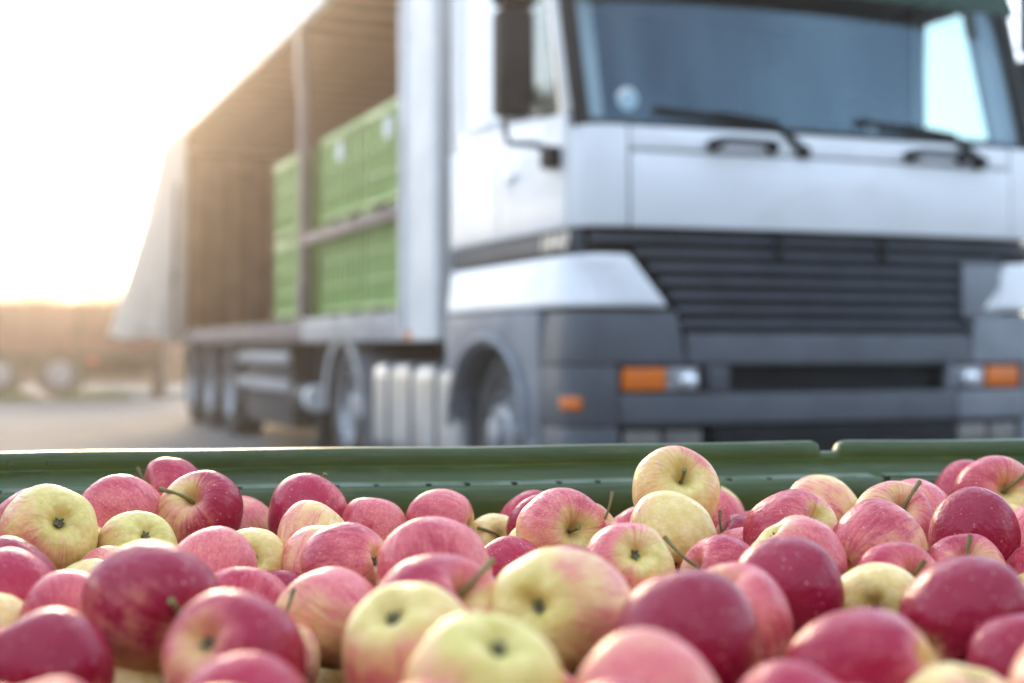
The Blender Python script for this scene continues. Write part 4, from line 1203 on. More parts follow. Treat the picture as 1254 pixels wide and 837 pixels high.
# centre, radius, stem axis, blush side, cover, depth of red, greenness, which end shows, stem tip, label
APPLES = [
    ((-0.3344, 1.3903, 0.8087), 0.0315, (-0.816, -0.485, 0.313), (0.409, -0.104, 0.907), 0.95, 0.45, 0.2, 's', [0.28, 0.45, 1.05], 'small pink red apple against the bin wall, highest on the left side'),
    ((-0.3566, 1.2972, 0.7943), 0.0376, (-0.813, 0.364, 0.454), (0.087, -0.695, 0.713), 0.75, 0.25, 0.2, 'sb', None, 'large pink apple freckled with yellow, left of the apple with a sideways stem'),
    ((-0.2871, 1.3087, 0.7953), 0.0379, (-0.098, -0.794, 0.601), (0.995, -0.076, 0.063), 0.8, 0.75, 0.3, 's', [-0.72, 0.19, 0.92], 'glossy dark red apple with its long stem pointing left'),
    ((-0.3787, 1.1634, 0.7964), 0.0384, (-0.513, 0.757, -0.405), (-0.617, -0.653, -0.439), 0.32, 0.15, 0.75, 'c', None, 'large greenish apple at left edge with brown calyx facing the viewer'),
    ((-0.4278, 1.274, 0.7869), 0.0351, (-0.691, 0.388, 0.61), (0.445, -0.437, 0.782), 0.95, 0.4, 0.2, 'sb', None, 'red apple half hidden behind the large greenish apple at left edge'),
    ((-0.3148, 1.1921, 0.7775), 0.0332, (-0.456, 0.642, -0.616), (-0.833, -0.552, 0.041), 0.06, 0.1, 0.85, 'c', None, 'pale green apple with dark calyx, under the large freckled pink apple'),
    ((-0.3192, 1.1381, 0.7573), 0.0294, (-0.653, 0.456, 0.604), (-0.201, -0.874, 0.442), 0.35, 0.45, 0.2, 'sb', None, 'yellow apple with red streaks, a sliver above the big left foreground apple'),
    ((-0.3225, 1.0845, 0.757), 0.0286, (0.467, 0.759, 0.453), (0.883, -0.425, -0.198), 0.28, 0.2, 0.25, 'sb', None, 'cream apple with faint pink, left of the big left foreground apple'),
    ((-0.3683, 1.0398, 0.7757), 0.0322, (-0.903, 0.283, 0.324), (0.31, -0.093, 0.946), 0.98, 0.85, 0.1, 'sb', None, 'dark purple red apple at left edge below the greenish calyx apple'),
    ((-0.3469, 0.9778, 0.776), 0.032, (-0.729, 0.39, 0.562), (0.403, -0.418, 0.814), 0.95, 0.5, 0.1, 'sb', None, 'bright pink red apple at left edge, between a purple and a cream apple'),
    ((-0.3393, 0.9236, 0.7591), 0.0297, (-0.753, 0.387, 0.532), (-0.654, -0.533, -0.538), 0.4, 0.15, 0.2, 'sb', None, 'cream and pink apple cut by the left edge, fourth down'),
    ((-0.2847, 0.9184, 0.7726), 0.0311, (-0.344, 0.58, 0.739), (-0.356, -0.809, 0.469), 0.78, 0.45, 0.3, 'sb', None, 'purple pink apple with a yellow patch, left behind the big foreground apple'),
    ((-0.2161, 0.8502, 0.7948), 0.0376, (0.799, -0.486, -0.355), (0.182, -0.366, 0.913), 0.72, 0.85, 0.0, 's', [0.81, 0.52, 0.93], 'big crimson apple turning orange below, at left in the foreground'),
    ((-0.1441, 0.7382, 0.7864), 0.035, (0.328, 0.799, -0.504), (0.75, 0.104, 0.653), 0.93, 0.7, 0.3, 'c', None, 'big magenta apple with a calyx hollow at left front, lobed on top'),
    ((-0.2496, 0.7668, 0.7753), 0.0321, (-0.698, 0.449, 0.558), (0.216, -0.611, 0.762), 0.93, 0.9, 0.1, 'sb', None, 'big dark purple apple in the lower left corner area'),
    ((-0.2241, 0.841, 0.7347), 0.028, (0.221, 0.759, 0.612), (0.805, 0.213, -0.554), 0.3, 0.2, 0.15, 'sb', None, 'yellow orange apple at bottom edge below the big crimson apple'),
    ((-0.1241, 0.6652, 0.7732), 0.0317, (-0.619, 0.566, 0.545), (0.219, -0.542, 0.811), 0.88, 0.5, 0.15, 'sb', None, 'blurred mauve apple at bottom edge below the lobed magenta apple'),
    ((-0.2231, 1.0534, 0.7789), 0.033, (0.072, 0.664, 0.744), (0.149, -0.745, 0.651), 0.65, 0.25, 0.2, 'sb', None, 'dusky pink apple right behind the big crimson foreground apple'),
    ((-0.1878, 0.9944, 0.7656), 0.0303, (0.084, 0.679, 0.729), (-0.005, -0.732, 0.682), 0.92, 0.35, 0.1, 'sb', None, 'smooth pink apple just behind the lobed magenta apple'),
    ((-0.2167, 1.1698, 0.7679), 0.0302, (0.194, -0.909, 0.369), (-0.946, -0.073, 0.316), 0.08, 0.1, 0.45, 's', [-0.14, -0.12, 1.0], 'pale yellow apple with a tiny withered stem, below the stemmed dark red apple'),
    ((-0.265, 1.3991, 0.7693), 0.0309, (-0.728, 0.452, 0.515), (0.329, -0.429, 0.841), 0.35, 0.1, 0.15, 'sb', None, 'pale peach apple by the wall, right of the stemmed dark red apple'),
    ((-0.1748, 1.248, 0.7773), 0.0326, (0.279, 0.656, 0.701), (-0.876, -0.125, 0.465), 0.35, 0.25, 0.1, 'sb', None, 'cream apple with pink left flank, in front of the red freckled apple'),
    ((-0.1581, 1.1752, 0.7703), 0.031, (0.307, 0.666, 0.68), (-0.903, -0.023, 0.43), 0.45, 0.2, 0.2, 'sb', None, 'second cream pink apple, tucked between the cream one and the calyx apple'),
    ((-0.193, 1.3426, 0.7912), 0.0362, (0.28, 0.644, 0.712), (-0.137, -0.708, 0.693), 0.98, 0.4, 0.1, 'sb', [0.3, 0.11, 1.13], 'pink red freckled apple by the wall with stem tip on top'),
    ((-0.1265, 1.0858, 0.7805), 0.0333, (-0.869, 0.402, -0.289), (-0.473, -0.499, 0.726), 0.72, 0.45, 0.7, 'c', None, 'pink apple with yellow green end and star shaped calyx facing right'),
    ((-0.1317, 1.3372, 0.775), 0.0322, (0.323, 0.64, 0.697), (-0.331, -0.614, 0.717), 0.8, 0.2, 0.15, 'sb', None, 'rosy freckled apple by the wall, fifth in from the left'),
    ((-0.0685, 1.3566, 0.7795), 0.0331, (-0.967, 0.243, 0.076), (-0.196, -0.9, 0.389), 0.72, 0.3, 0.3, 'c', None, 'rosy apple with sideways stripes, alone against the dark green wall'),
    ((-0.0533, 0.9871, 0.793), 0.0371, (-0.21, 0.626, 0.751), (-0.315, -0.771, 0.554), 0.78, 0.35, 0.25, 'sb', None, 'large pink apple with yellowish lower right side, mid heap'),
    ((-0.0449, 0.8403, 0.7903), 0.0362, (0.596, -0.511, 0.62), (-0.711, 0.024, 0.703), 0.95, 0.55, 0.15, 's', [-0.01, -0.81, 0.95], 'mauve apple with bent stem, behind the big yellow foreground apple'),
    ((-0.0174, 1.3785, 0.7569), 0.0305, (0.301, -0.797, 0.523), (0.014, -0.545, -0.838), 0.3, 0.15, 0.2, 's', [-0.07, -0.8, 0.94], 'pale apple by the wall with a thin stem pointing left'),
    ((0.0271, 1.35, 0.7764), 0.031, (-0.113, 0.617, 0.779), (0.052, -0.779, 0.625), 0.98, 0.75, 0.1, 'sb', None, 'crimson apple squeezed left of the streaked apple with stub stem'),
    ((0.0411, 1.2121, 0.7914), 0.0365, (0.375, -0.909, 0.182), (0.16, 0.256, 0.953), 0.66, 0.45, 0.3, 's', [0.06, 0.03, 1.04], 'yellow apple with red streaks and stub stem facing the viewer'),
    ((0.0188, 1.4212, 0.7697), 0.0318, (-0.114, 0.615, 0.78), (0.075, -0.778, 0.624), 0.9, 0.4, 0.2, 'sb', None, 'red apple sliver seen behind the squeezed crimson apple'),
    ((0.0734, 1.3175, 0.7723), 0.0306, (0.553, -0.205, 0.808), (-0.648, -0.715, 0.262), 0.85, 0.35, 0.2, 's', [-0.16, -0.48, 1.4], 'red apple by the wall with an upright thin stem'),
    ((0.1241, 1.3679, 0.7655), 0.0302, (-0.386, 0.641, 0.663), (0.152, -0.665, 0.732), 0.85, 0.3, 0.2, 'sb', None, 'rose apple peeking out left of the pale yellow apple'),
    ((0.1458, 1.27, 0.821), 0.0375, (0.141, -0.867, 0.479), (0.155, 0.497, 0.854), 0.42, 0.25, 0.3, 's', [0.1, 0.04, 1.0], 'topmost apple of the heap, yellow with pink streaks and stem facing forward'),
    ((0.1346, 1.19, 0.7888), 0.0362, (0.084, 0.74, 0.667), (-0.958, -0.124, 0.257), 0.05, 0.1, 0.42, 'c', None, 'pale yellow apple directly under the topmost apple'),
    ((0.2117, 1.4932, 0.7717), 0.0309, (0.16, -0.422, 0.893), (0.88, -0.348, -0.322), 0.35, 0.2, 0.3, 's', [-0.25, 0.59, 1.09], 'pale pink apple with upright stem behind the topmost apple'),
    ((0.1886, 1.3463, 0.78), 0.0328, (-0.317, 0.651, 0.69), (0.312, -0.615, 0.724), 0.72, 0.3, 0.2, 'sb', None, 'rosy striped apple right behind the topmost apple'),
    ((0.2024, 1.2916, 0.7639), 0.0304, (-0.585, -0.078, 0.807), (0.774, -0.352, 0.527), 0.98, 0.85, 0.1, 's', [0.23, 0.43, 1.14], 'dusky purple apple right of the pale yellow apple'),
    ((0.2432, 1.3984, 0.7598), 0.0293, (0.106, 0.611, 0.785), (-0.134, -0.773, 0.62), 0.95, 0.7, 0.1, 'sb', None, 'purple apple sliver by the wall, left of the freckled calyx hollow apple'),
    ((0.1991, 1.2258, 0.7631), 0.0299, (0.552, 0.531, 0.643), (-0.067, -0.74, 0.669), 0.7, 0.2, 0.2, 'sb', None, 'light pink freckled apple below the dusky purple one'),
    ((0.2329, 1.1828, 0.7922), 0.0367, (-0.402, 0.75, -0.525), (-0.833, -0.061, 0.551), 0.85, 0.45, 0.65, 'c', None, 'red freckled apple with a green hollow turned to the right back'),
    ((0.3035, 1.3915, 0.787), 0.0351, (-0.663, 0.701, 0.262), (-0.737, -0.674, -0.062), 0.32, 0.1, 0.2, 'sb', None, 'yellow and pink apple by the wall, right of centre'),
    ((0.2133, 1.0678, 0.7863), 0.0349, (0.606, 0.046, -0.794), (0.502, -0.797, 0.337), 0.6, 0.25, 0.5, 'c', None, 'apple with cream crest and pink right side, above the dark crimson apple'),
    ((0.1787, 0.929, 0.7889), 0.0357, (0.615, 0.513, 0.599), (-0.033, -0.742, 0.669), 0.98, 0.85, 0.05, 'sb', None, 'dark crimson glossy apple right of centre in the middle of the heap'),
    ((0.1624, 1.1009, 0.7712), 0.0313, (-0.869, -0.306, 0.39), (0.458, -0.193, 0.868), 0.85, 0.45, 0.2, 's', [0.13, 0.85, 1.4], 'pink red apple with a long pale stem slanting left'),
    ((0.0863, 1.059, 0.7846), 0.0331, (-0.138, 0.841, -0.524), (-0.861, 0.16, 0.483), 0.6, 0.35, 0.75, 'c', None, 'pink apple with green centre and star shaped calyx, right of centre'),
    ((0.1137, 1.0159, 0.7576), 0.0292, (-0.038, 0.668, 0.744), (-0.004, -0.744, 0.668), 0.75, 0.25, 0.2, 'sb', None, 'light pink apple sliver behind the big purple foreground apple'),
    ((0.135, 0.8612, 0.7834), 0.0341, (0.267, 0.449, -0.853), (0.963, -0.165, 0.215), 0.85, 0.35, 0.1, 'c', None, 'salmon red apple with tiny calyx dot, right behind the big purple apple'),
    ((0.0912, 0.746, 0.7928), 0.037, (0.31, 0.636, 0.707), (-0.304, -0.638, 0.708), 0.9, 0.95, 0.05, 'sb', None, 'big deep purple apple with soft highlight, centre right foreground'),
    ((0.0289, 0.8224, 0.797), 0.0371, (0.472, 0.846, -0.247), (0.813, -0.31, 0.493), 0.2, 0.1, 0.45, 'c', None, 'large yellow apple with dark calyx, centre of the heap'),
    ((0.0688, 1.1101, 0.7601), 0.0309, (-0.516, 0.647, 0.561), (0.121, -0.594, 0.796), 0.3, 0.45, 0.15, 'sb', None, 'yellow apple with pink edge, right behind the large yellow calyx apple'),
    ((-0.0007, 1.1567, 0.7634), 0.0299, (-0.608, 0.6, 0.519), (0.12, -0.577, 0.808), 0.97, 0.45, 0.1, 'sb', None, 'bright crimson freckled apple, left of the large yellow calyx apple'),
    ((-0.003, 1.0603, 0.7449), 0.028, (-0.043, 0.664, 0.746), (0.028, -0.746, 0.665), 0.6, 0.15, 0.2, 'sb', None, 'pale pink apple low between the bent stem and the yellow calyx apple'),
    ((-0.0519, 0.7466, 0.7884), 0.0356, (0.344, 0.502, -0.793), (0.074, -0.857, -0.51), 0.28, 0.25, 0.4, 'c', None, 'big yellow apple reddening below, left of the green foreground apple'),
    ((-0.0122, 0.6454, 0.7907), 0.0363, (-0.225, 0.417, -0.881), (-0.864, -0.503, -0.017), 0.12, 0.2, 0.95, 'c', None, 'largest apple in front, pale green with a deep hollow'),
    ((-0.1136, 0.9755, 0.713), 0.028, (-0.46, 0.627, 0.628), (-0.886, -0.282, -0.368), 0.1, 0.1, 0.4, 'sb', None, 'yellow apple wedge at bottom, left of the big yellow apple'),
    ((-0.1191, 0.9307, 0.7726), 0.0318, (-0.77, 0.5, 0.395), (0.477, 0.042, 0.878), 0.62, 0.25, 0.35, 'sb', None, 'pale rose apple, cream at its left, behind the upright blurred stem'),
    ((-0.1836, 1.1343, 0.7439), 0.028, (0.075, 0.671, 0.737), (-0.007, -0.739, 0.674), 0.97, 0.75, 0.1, 'sb', None, 'small plum coloured freckled apple left above the pale rose apple'),
    ((-0.149, 0.8887, 0.7521), 0.0281, (0.242, -0.034, 0.97), (-0.887, -0.413, 0.207), 0.8, 0.6, 0.2, 's', [-0.18, -0.42, 1.56], 'red apple with yellow streak and upright stem, behind the lobed apple'),
    ((0.0407, 0.857, 0.7483), 0.0285, (-0.216, 0.696, 0.685), (0.94, -0.042, 0.339), 0.15, 0.1, 0.25, 'sb', None, 'cream apple right of the largest green apple'),
    ((0.0596, 0.6293, 0.7842), 0.0343, (-0.387, 0.719, 0.578), (-0.128, -0.662, 0.738), 0.45, 0.1, 0.15, 'sb', None, 'blurred pale pink apple at bottom edge, right of centre'),
    ((0.1535, 0.938, 0.7238), 0.028, (0.375, 0.633, 0.677), (0.045, -0.742, 0.669), 0.95, 0.75, 0.1, 'sb', None, 'mauve apple wedge right of the big purple foreground apple'),
    ((0.2067, 1.0057, 0.7295), 0.028, (0.047, 0.683, 0.729), (-0.959, -0.173, 0.224), 0.35, 0.2, 0.1, 'sb', None, 'peach yellow apple wedge under the dark crimson apple'),
    ((0.2465, 0.9605, 0.7719), 0.0314, (0.281, 0.935, -0.215), (-0.042, -0.212, -0.976), 0.02, 0.1, 0.42, 'c', None, 'pale yellow apple with two dark spots, right of the dark crimson apple'),
    ((0.1753, 0.7054, 0.784), 0.0346, (-0.83, 0.414, -0.375), (-0.54, -0.765, 0.35), 0.85, 0.65, 0.15, 'c', None, 'big red apple with pale left shoulder, right foreground'),
    ((0.1281, 0.6414, 0.7722), 0.0315, (0.299, 0.668, 0.681), (-0.231, -0.642, 0.731), 0.92, 0.55, 0.1, 'sb', None, 'blurred magenta apple at the bottom edge, left of the pale shouldered apple'),
    ((0.2764, 1.0222, 0.7746), 0.032, (0.281, -0.772, 0.57), (-0.605, 0.318, 0.73), 0.95, 0.4, 0.15, 's', [0.1, -0.33, 0.95], 'pink red apple with stubby green stem, behind the spotted pale yellow apple'),
    ((0.2658, 0.8344, 0.7895), 0.0359, (0.829, 0.363, 0.427), (-0.337, -0.285, 0.897), 0.97, 0.9, 0.05, 'sb', None, 'big plum red apple at right, in front of the small stemmed red apple'),
    ((0.2798, 0.7725, 0.7722), 0.0315, (0.375, 0.585, 0.719), (-0.688, -0.344, 0.639), 0.95, 0.75, 0.1, 'sb', None, 'purple pink apple cut by the right edge near the bottom'),
    ((0.2089, 0.6557, 0.7723), 0.0312, (-0.181, 0.096, -0.979), (0.693, -0.694, -0.196), 0.6, 0.4, 0.3, 'c', None, 'red and yellow apple at the bottom edge, lower right'),
    ((0.2889, 1.1232, 0.7901), 0.0361, (0.815, 0.384, 0.434), (-0.539, 0.226, 0.811), 0.75, 0.55, 0.15, 'sb', None, 'freckled apple red at left fading to yellow at its right shoulder'),
    ((0.3439, 1.2855, 0.7891), 0.0358, (0.103, -0.776, 0.622), (0.843, -0.264, -0.469), 0.78, 0.4, 0.4, 's', [0.06, 0.82, 0.95], 'pink apple with thick upright green stem, right of centre'),
    ((0.3844, 1.353, 0.7877), 0.0353, (-0.566, 0.739, 0.365), (0.425, -0.119, 0.898), 0.6, 0.3, 0.3, 'sb', None, 'pale red apple behind the apple with thick green stem'),
    ((0.4944, 1.5463, 0.7884), 0.0355, (-0.37, 0.718, 0.589), (0.021, -0.627, 0.778), 0.95, 0.4, 0.15, 'sb', None, 'red apple by the wall at right, behind the orange red stemmed apple'),
    ((0.4863, 1.4311, 0.7988), 0.0394, (0.051, -0.937, 0.345), (-0.821, 0.157, 0.549), 0.75, 0.55, 0.15, 's', [-0.19, -0.59, 0.96], 'orange red apple with a deep stem hollow at the right edge'),
    ((0.3785, 1.1654, 0.793), 0.0361, (0.268, 0.56, 0.784), (-0.568, -0.566, 0.597), 0.97, 0.85, 0.05, 'sb', [0.3, 0.03, 1.07], 'dark ruby apple with stem tip on top, at right'),
    ((0.3501, 1.1029, 0.7715), 0.0313, (-0.149, -0.694, 0.704), (-0.472, 0.676, 0.566), 0.9, 0.55, 0.35, 's', [0.35, -0.41, 0.95], 'small red apple with short upright stem, below the dark ruby apple'),
    ((0.4185, 1.1299, 0.7624), 0.0302, (0.558, 0.459, 0.692), (-0.645, -0.284, 0.709), 0.92, 0.35, 0.15, 'sb', None, 'pink freckled apple cut by the right edge, mid height'),
    ((0.3905, 1.2668, 0.7558), 0.0287, (-0.262, 0.719, 0.644), (-0.94, -0.039, -0.338), 0.1, 0.1, 0.6, 'sb', None, 'greenish apple sliver left below the dark ruby apple'),
    ((0.4816, 1.3752, 0.7668), 0.0304, (0.562, 0.441, 0.7), (0.77, -0.587, -0.249), 0.1, 0.1, 0.8, 'sb', None, 'pale green apple sliver between the dark ruby and orange red apples'),
    ((0.4692, 1.2751, 0.7721), 0.0315, (0.528, 0.454, 0.718), (-0.371, -0.636, 0.676), 0.75, 0.2, 0.2, 'sb', None, 'light pink apple sliver at the right edge beside the dark ruby apple'),
    ((0.3893, 1.068, 0.752), 0.0282, (-0.548, 0.052, 0.835), (-0.544, -0.78, -0.308), 0.3, 0.1, 0.3, 's', [-0.28, -0.12, 1.04], 'cream apple sliver at the right edge with a pale stem'),
]
# apples under and beside them: x, y, z, radius, glimpsed in the gaps
MORE = [
    (0.6142, 1.0108, 0.7791, 0.0389, 0), (0.5443, 0.9617, 0.7894, 0.0384, 0), (0.724, 0.5659, 0.7928, 0.0341, 0), (0.4449, 0.4995, 0.7805, 0.037, 0), (0.6239, 0.9339, 0.8012, 0.0346, 0),
    (0.3978, 0.6826, 0.789, 0.0341, 0), (0.526, 1.1383, 0.7781, 0.0374, 0), (0.2285, 0.4453, 0.7873, 0.0384, 0), (0.6231, 0.5601, 0.779, 0.0344, 0), (0.4701, 0.8615, 0.7902, 0.0344, 0),
    (-0.279, 0.6374, 0.7953, 0.0362, 0), (0.4136, 0.9749, 0.7962, 0.0353, 0), (0.6351, 0.6793, 0.7934, 0.0379, 0), (-0.428, 1.0709, 0.8004, 0.036, 0), (-0.2712, 0.5393, 0.8014, 0.0335, 0),
    (-0.0457, 0.3872, 0.7909, 0.0344, 0), (0.5888, 0.476, 0.7987, 0.0372, 0), (0.6308, 0.8114, 0.7938, 0.035, 0), (0.4875, 0.5833, 0.7974, 0.0368, 0), (0.3094, 0.5338, 0.7944, 0.0362, 0),
    (0.5111, 0.7742, 0.7828, 0.0379, 0), (-0.1859, 0.5372, 0.7893, 0.0348, 1), (0.6514, 1.1226, 0.7912, 0.0369, 0), (0.1839, 0.5023, 0.7869, 0.0332, 0), (-0.1657, 0.4411, 0.8019, 0.0384, 0),
    (0.159, 0.4071, 0.7972, 0.0356, 0), (-0.2676, 0.4096, 0.7788, 0.0346, 0), (0.0725, 0.4513, 0.7785, 0.0386, 0), (0.6823, 0.7442, 0.8021, 0.0368, 0), (-0.3991, 0.8837, 0.7822, 0.0371, 0),
    (0.3681, 0.8808, 0.7883, 0.0371, 0), (0.2836, 0.6538, 0.7851, 0.0353, 0), (-0.3521, 0.6629, 0.7878, 0.0335, 0), (0.3784, 0.753, 0.7802, 0.0336, 0), (0.5895, 1.3241, 0.7813, 0.0352, 0),
    (-0.1513, 0.3604, 0.7793, 0.0343, 0), (0.6271, 1.192, 0.796, 0.0389, 0), (-0.0268, 0.504, 0.7946, 0.0352, 1), (0.6835, 0.8983, 0.7825, 0.0343, 0), (0.57, 0.7177, 0.7879, 0.0346, 0),
    (0.5349, 1.2103, 0.7939, 0.0376, 0), (0.5682, 0.6099, 0.7771, 0.039, 0), (0.71, 0.6612, 0.7943, 0.0337, 0), (0.4316, 0.7977, 0.7931, 0.0366, 0), (0.4665, 1.0875, 0.781, 0.0366, 0),
    (-0.3428, 0.8234, 0.7974, 0.0365, 0), (-0.1114, 0.5392, 0.7854, 0.0341, 0), (0.1334, 0.5451, 0.7821, 0.0352, 0), (-0.3037, 0.3548, 0.8005, 0.0379, 0), (0.5873, 1.2594, 0.7846, 0.0331, 0),
    (-0.0969, 0.4498, 0.7836, 0.0345, 0), (0.1611, 1.43, 0.7879, 0.0347, 0), (0.5293, 1.0369, 0.7959, 0.0334, 0), (0.4048, 0.5673, 0.8008, 0.0384, 0), (0.5588, 0.8584, 0.8024, 0.0389, 0),
    (-0.2114, 0.3772, 0.8023, 0.0362, 0), (0.5351, 0.5332, 0.7861, 0.0363, 0), (0.5947, 1.3922, 0.7916, 0.0331, 0), (0.3023, 0.468, 0.782, 0.0334, 0), (0.5746, 1.0969, 0.8025, 0.0352, 0),
    (-0.3018, 0.4733, 0.7921, 0.0377, 0), (0.3549, 0.422, 0.7928, 0.036, 0), (0.7675, 0.5004, 0.8019, 0.0354, 0), (0.2463, 0.5996, 0.7991, 0.034, 1), (0.4967, 0.6692, 0.7914, 0.0352, 0),
    (0.0747, 0.3742, 0.7956, 0.0389, 0), (0.0451, 0.5452, 0.7874, 0.0341, 1), (0.5775, 1.4766, 0.7935, 0.0336, 0), (-0.3118, 0.7648, 0.7845, 0.0338, 0), (0.6706, 0.5024, 0.8013, 0.0372, 0),
    (-0.0038, 0.4358, 0.7844, 0.034, 0), (0.3528, 0.8144, 0.7839, 0.0349, 0), (-0.3378, 0.5633, 0.7914, 0.038, 0), (-0.2255, 0.4781, 0.7953, 0.0332, 0), (-0.0644, 1.0522, 0.7787, 0.0335, 1),
    (0.7081, 0.8144, 0.7972, 0.0389, 0), (0.5222, 1.328, 0.7907, 0.0341, 0), (0.6795, 0.975, 0.7947, 0.0333, 0), (-0.2494, 0.9892, 0.7799, 0.0331, 0), (0.3458, 0.6307, 0.7954, 0.0362, 0),
    (0.4532, 0.7327, 0.7952, 0.0332, 0), (0.035, 0.9464, 0.785, 0.0334, 1), (0.4362, 0.6317, 0.7944, 0.0333, 0), (0.474, 1.1758, 0.8025, 0.0352, 0), (0.3106, 0.7156, 0.7998, 0.0342, 0),
    (0.2822, 0.9, 0.7823, 0.0335, 1), (0.6576, 0.6153, 0.8022, 0.0335, 0), (-0.4123, 0.9697, 0.7815, 0.0363, 0), (0.3675, 0.4883, 0.7864, 0.0345, 0), (0.4077, 1.4268, 0.7801, 0.0333, 0),
    (0.507, 0.4478, 0.7882, 0.0373, 0), (0.4932, 1.0029, 0.753, 0.0341, 0), (-0.0153, 0.9057, 0.7545, 0.0352, 1), (-0.4287, 1.3534, 0.7703, 0.0343, 0), (0.2636, 1.2531, 0.7642, 0.0332, 1),
    (0.4098, 1.4947, 0.7563, 0.0346, 0), (-0.0677, 1.1259, 0.7524, 0.0347, 0), (-0.195, 1.4048, 0.7619, 0.0345, 0), (-0.4421, 1.1516, 0.7628, 0.036, 0), (-0.078, 0.5995, 0.762, 0.0365, 0),
    (0.3427, 1.4771, 0.7534, 0.0367, 1), (0.2758, 1.4573, 0.7552, 0.0341, 0), (-0.2184, 0.6156, 0.7549, 0.0373, 0), (0.3136, 1.2114, 0.7631, 0.0338, 1), (0.7276, 0.7163, 0.756, 0.0351, 0),
    (0.1805, 0.5918, 0.7567, 0.034, 0), (0.4596, 0.9284, 0.7718, 0.0378, 0), (0.0995, 0.9395, 0.7558, 0.0368, 1), (0.5516, 1.5348, 0.7532, 0.0337, 0), (-0.0704, 1.2314, 0.7563, 0.037, 0),
    (0.1945, 0.7798, 0.7687, 0.034, 0), (-0.2452, 0.3104, 0.7695, 0.0334, 0), (0.131, 1.2916, 0.7544, 0.0372, 0), (-0.1598, 0.8071, 0.7699, 0.0372, 1), (0.0916, 0.8167, 0.7708, 0.033, 1),
    (0.2553, 1.3228, 0.757, 0.035, 0), (-0.3091, 0.7013, 0.7613, 0.0335, 0), (0.0048, 0.7074, 0.7636, 0.034, 1), (-0.3701, 0.7357, 0.7673, 0.0353, 0), (0.0266, 1.2753, 0.7616, 0.0354, 1),
    (-0.2794, 0.8337, 0.7588, 0.0337, 1), (-0.3755, 1.2323, 0.7588, 0.0383, 1), (-0.2083, 0.9141, 0.7583, 0.0342, 1), (0.259, 0.7202, 0.7248, 0.0373, 0), (0.1063, 0.5878, 0.7318, 0.0359, 0),
    (0.3026, 0.9916, 0.728, 0.0332, 0), (-0.0508, 0.432, 0.7403, 0.0341, 0), (-0.1248, 0.5121, 0.7228, 0.0382, 0), (0.5291, 1.386, 0.7277, 0.0338, 0), (0.0747, 1.4344, 0.725, 0.0387, 0),
    (0.3503, 1.385, 0.7285, 0.036, 0), (-0.0176, 0.5697, 0.7316, 0.0339, 0), (0.0594, 0.6769, 0.7368, 0.0364, 0), (0.3174, 0.9189, 0.7229, 0.036, 0), (0.4187, 1.2187, 0.7295, 0.0358, 0),
    (-0.1951, 0.752, 0.7254, 0.0333, 0), (0.2262, 0.5405, 0.7461, 0.0355, 0), (-0.0151, 0.7727, 0.7369, 0.0341, 0), (0.1359, 0.7511, 0.7353, 0.0374, 1), (0.0302, 1.1976, 0.7266, 0.0338, 0),
    (0.1241, 0.3847, 0.7312, 0.0379, 0), (-0.1231, 1.4193, 0.7375, 0.039, 0), (-0.0534, 1.45, 0.7358, 0.0385, 0), (0.055, 0.5043, 0.7277, 0.0356, 0), (-0.1001, 0.3379, 0.7239, 0.0388, 0),
    (-0.2344, 1.1057, 0.7225, 0.0332, 0), (-0.3215, 1.2906, 0.7302, 0.0335, 0), (0.2249, 1.1189, 0.7301, 0.039, 0), (-0.2092, 1.339, 0.7224, 0.0332, 0), (0.1817, 0.4492, 0.7321, 0.0343, 0),
    (-0.1173, 0.7077, 0.7236, 0.0355, 0), (0.0526, 1.0005, 0.7236, 0.0385, 0), (-0.3295, 1.3584, 0.7339, 0.0381, 0), (0.367, 0.9584, 0.7426, 0.0332, 0), (0.3421, 1.044, 0.7249, 0.0337, 0),
    (0.0311, 0.4294, 0.7228, 0.0341, 0), (-0.4049, 1.0519, 0.7225, 0.0376, 0), (-0.1017, 1.2935, 0.7257, 0.0388, 0), (0.1961, 0.8594, 0.7284, 0.0351, 0), (-0.1453, 0.4187, 0.7222, 0.0362, 0),
    (-0.2559, 1.2632, 0.7466, 0.0345, 0), (-0.241, 0.7015, 0.7418, 0.0384, 0), (-0.0528, 0.6787, 0.7371, 0.0367, 0), (-0.3485, 0.8308, 0.7228, 0.035, 0), (-0.1932, 0.4796, 0.7274, 0.0343, 0),
    (-0.2195, 1.2094, 0.7233, 0.0332, 0), (0.0896, 1.2224, 0.7313, 0.0341, 0), (-0.0582, 1.0166, 0.7228, 0.0349, 0), (-0.1081, 0.7786, 0.7254, 0.0333, 0), (-0.466, 1.2718, 0.7279, 0.0338, 0),
    (0.1486, 1.1595, 0.7223, 0.035, 0), (-0.2556, 1.0393, 0.7273, 0.0332, 1), (0.1824, 1.3801, 0.7234, 0.0367, 0), (-0.3274, 1.018, 0.7223, 0.0361, 0), (-0.3787, 1.144, 0.7231, 0.0389, 0),
    (-0.0305, 1.2989, 0.73, 0.0366, 1), (0.5183, 1.481, 0.7299, 0.0366, 0), (0.46, 1.329, 0.7249, 0.0349, 0), (0.4968, 1.2047, 0.7289, 0.0351, 0), (-0.1455, 0.5805, 0.7242, 0.0339, 0),
    (-0.3153, 1.1216, 0.6882, 0.0376, 1), (-0.2901, 0.9504, 0.7105, 0.0377, 1),
]

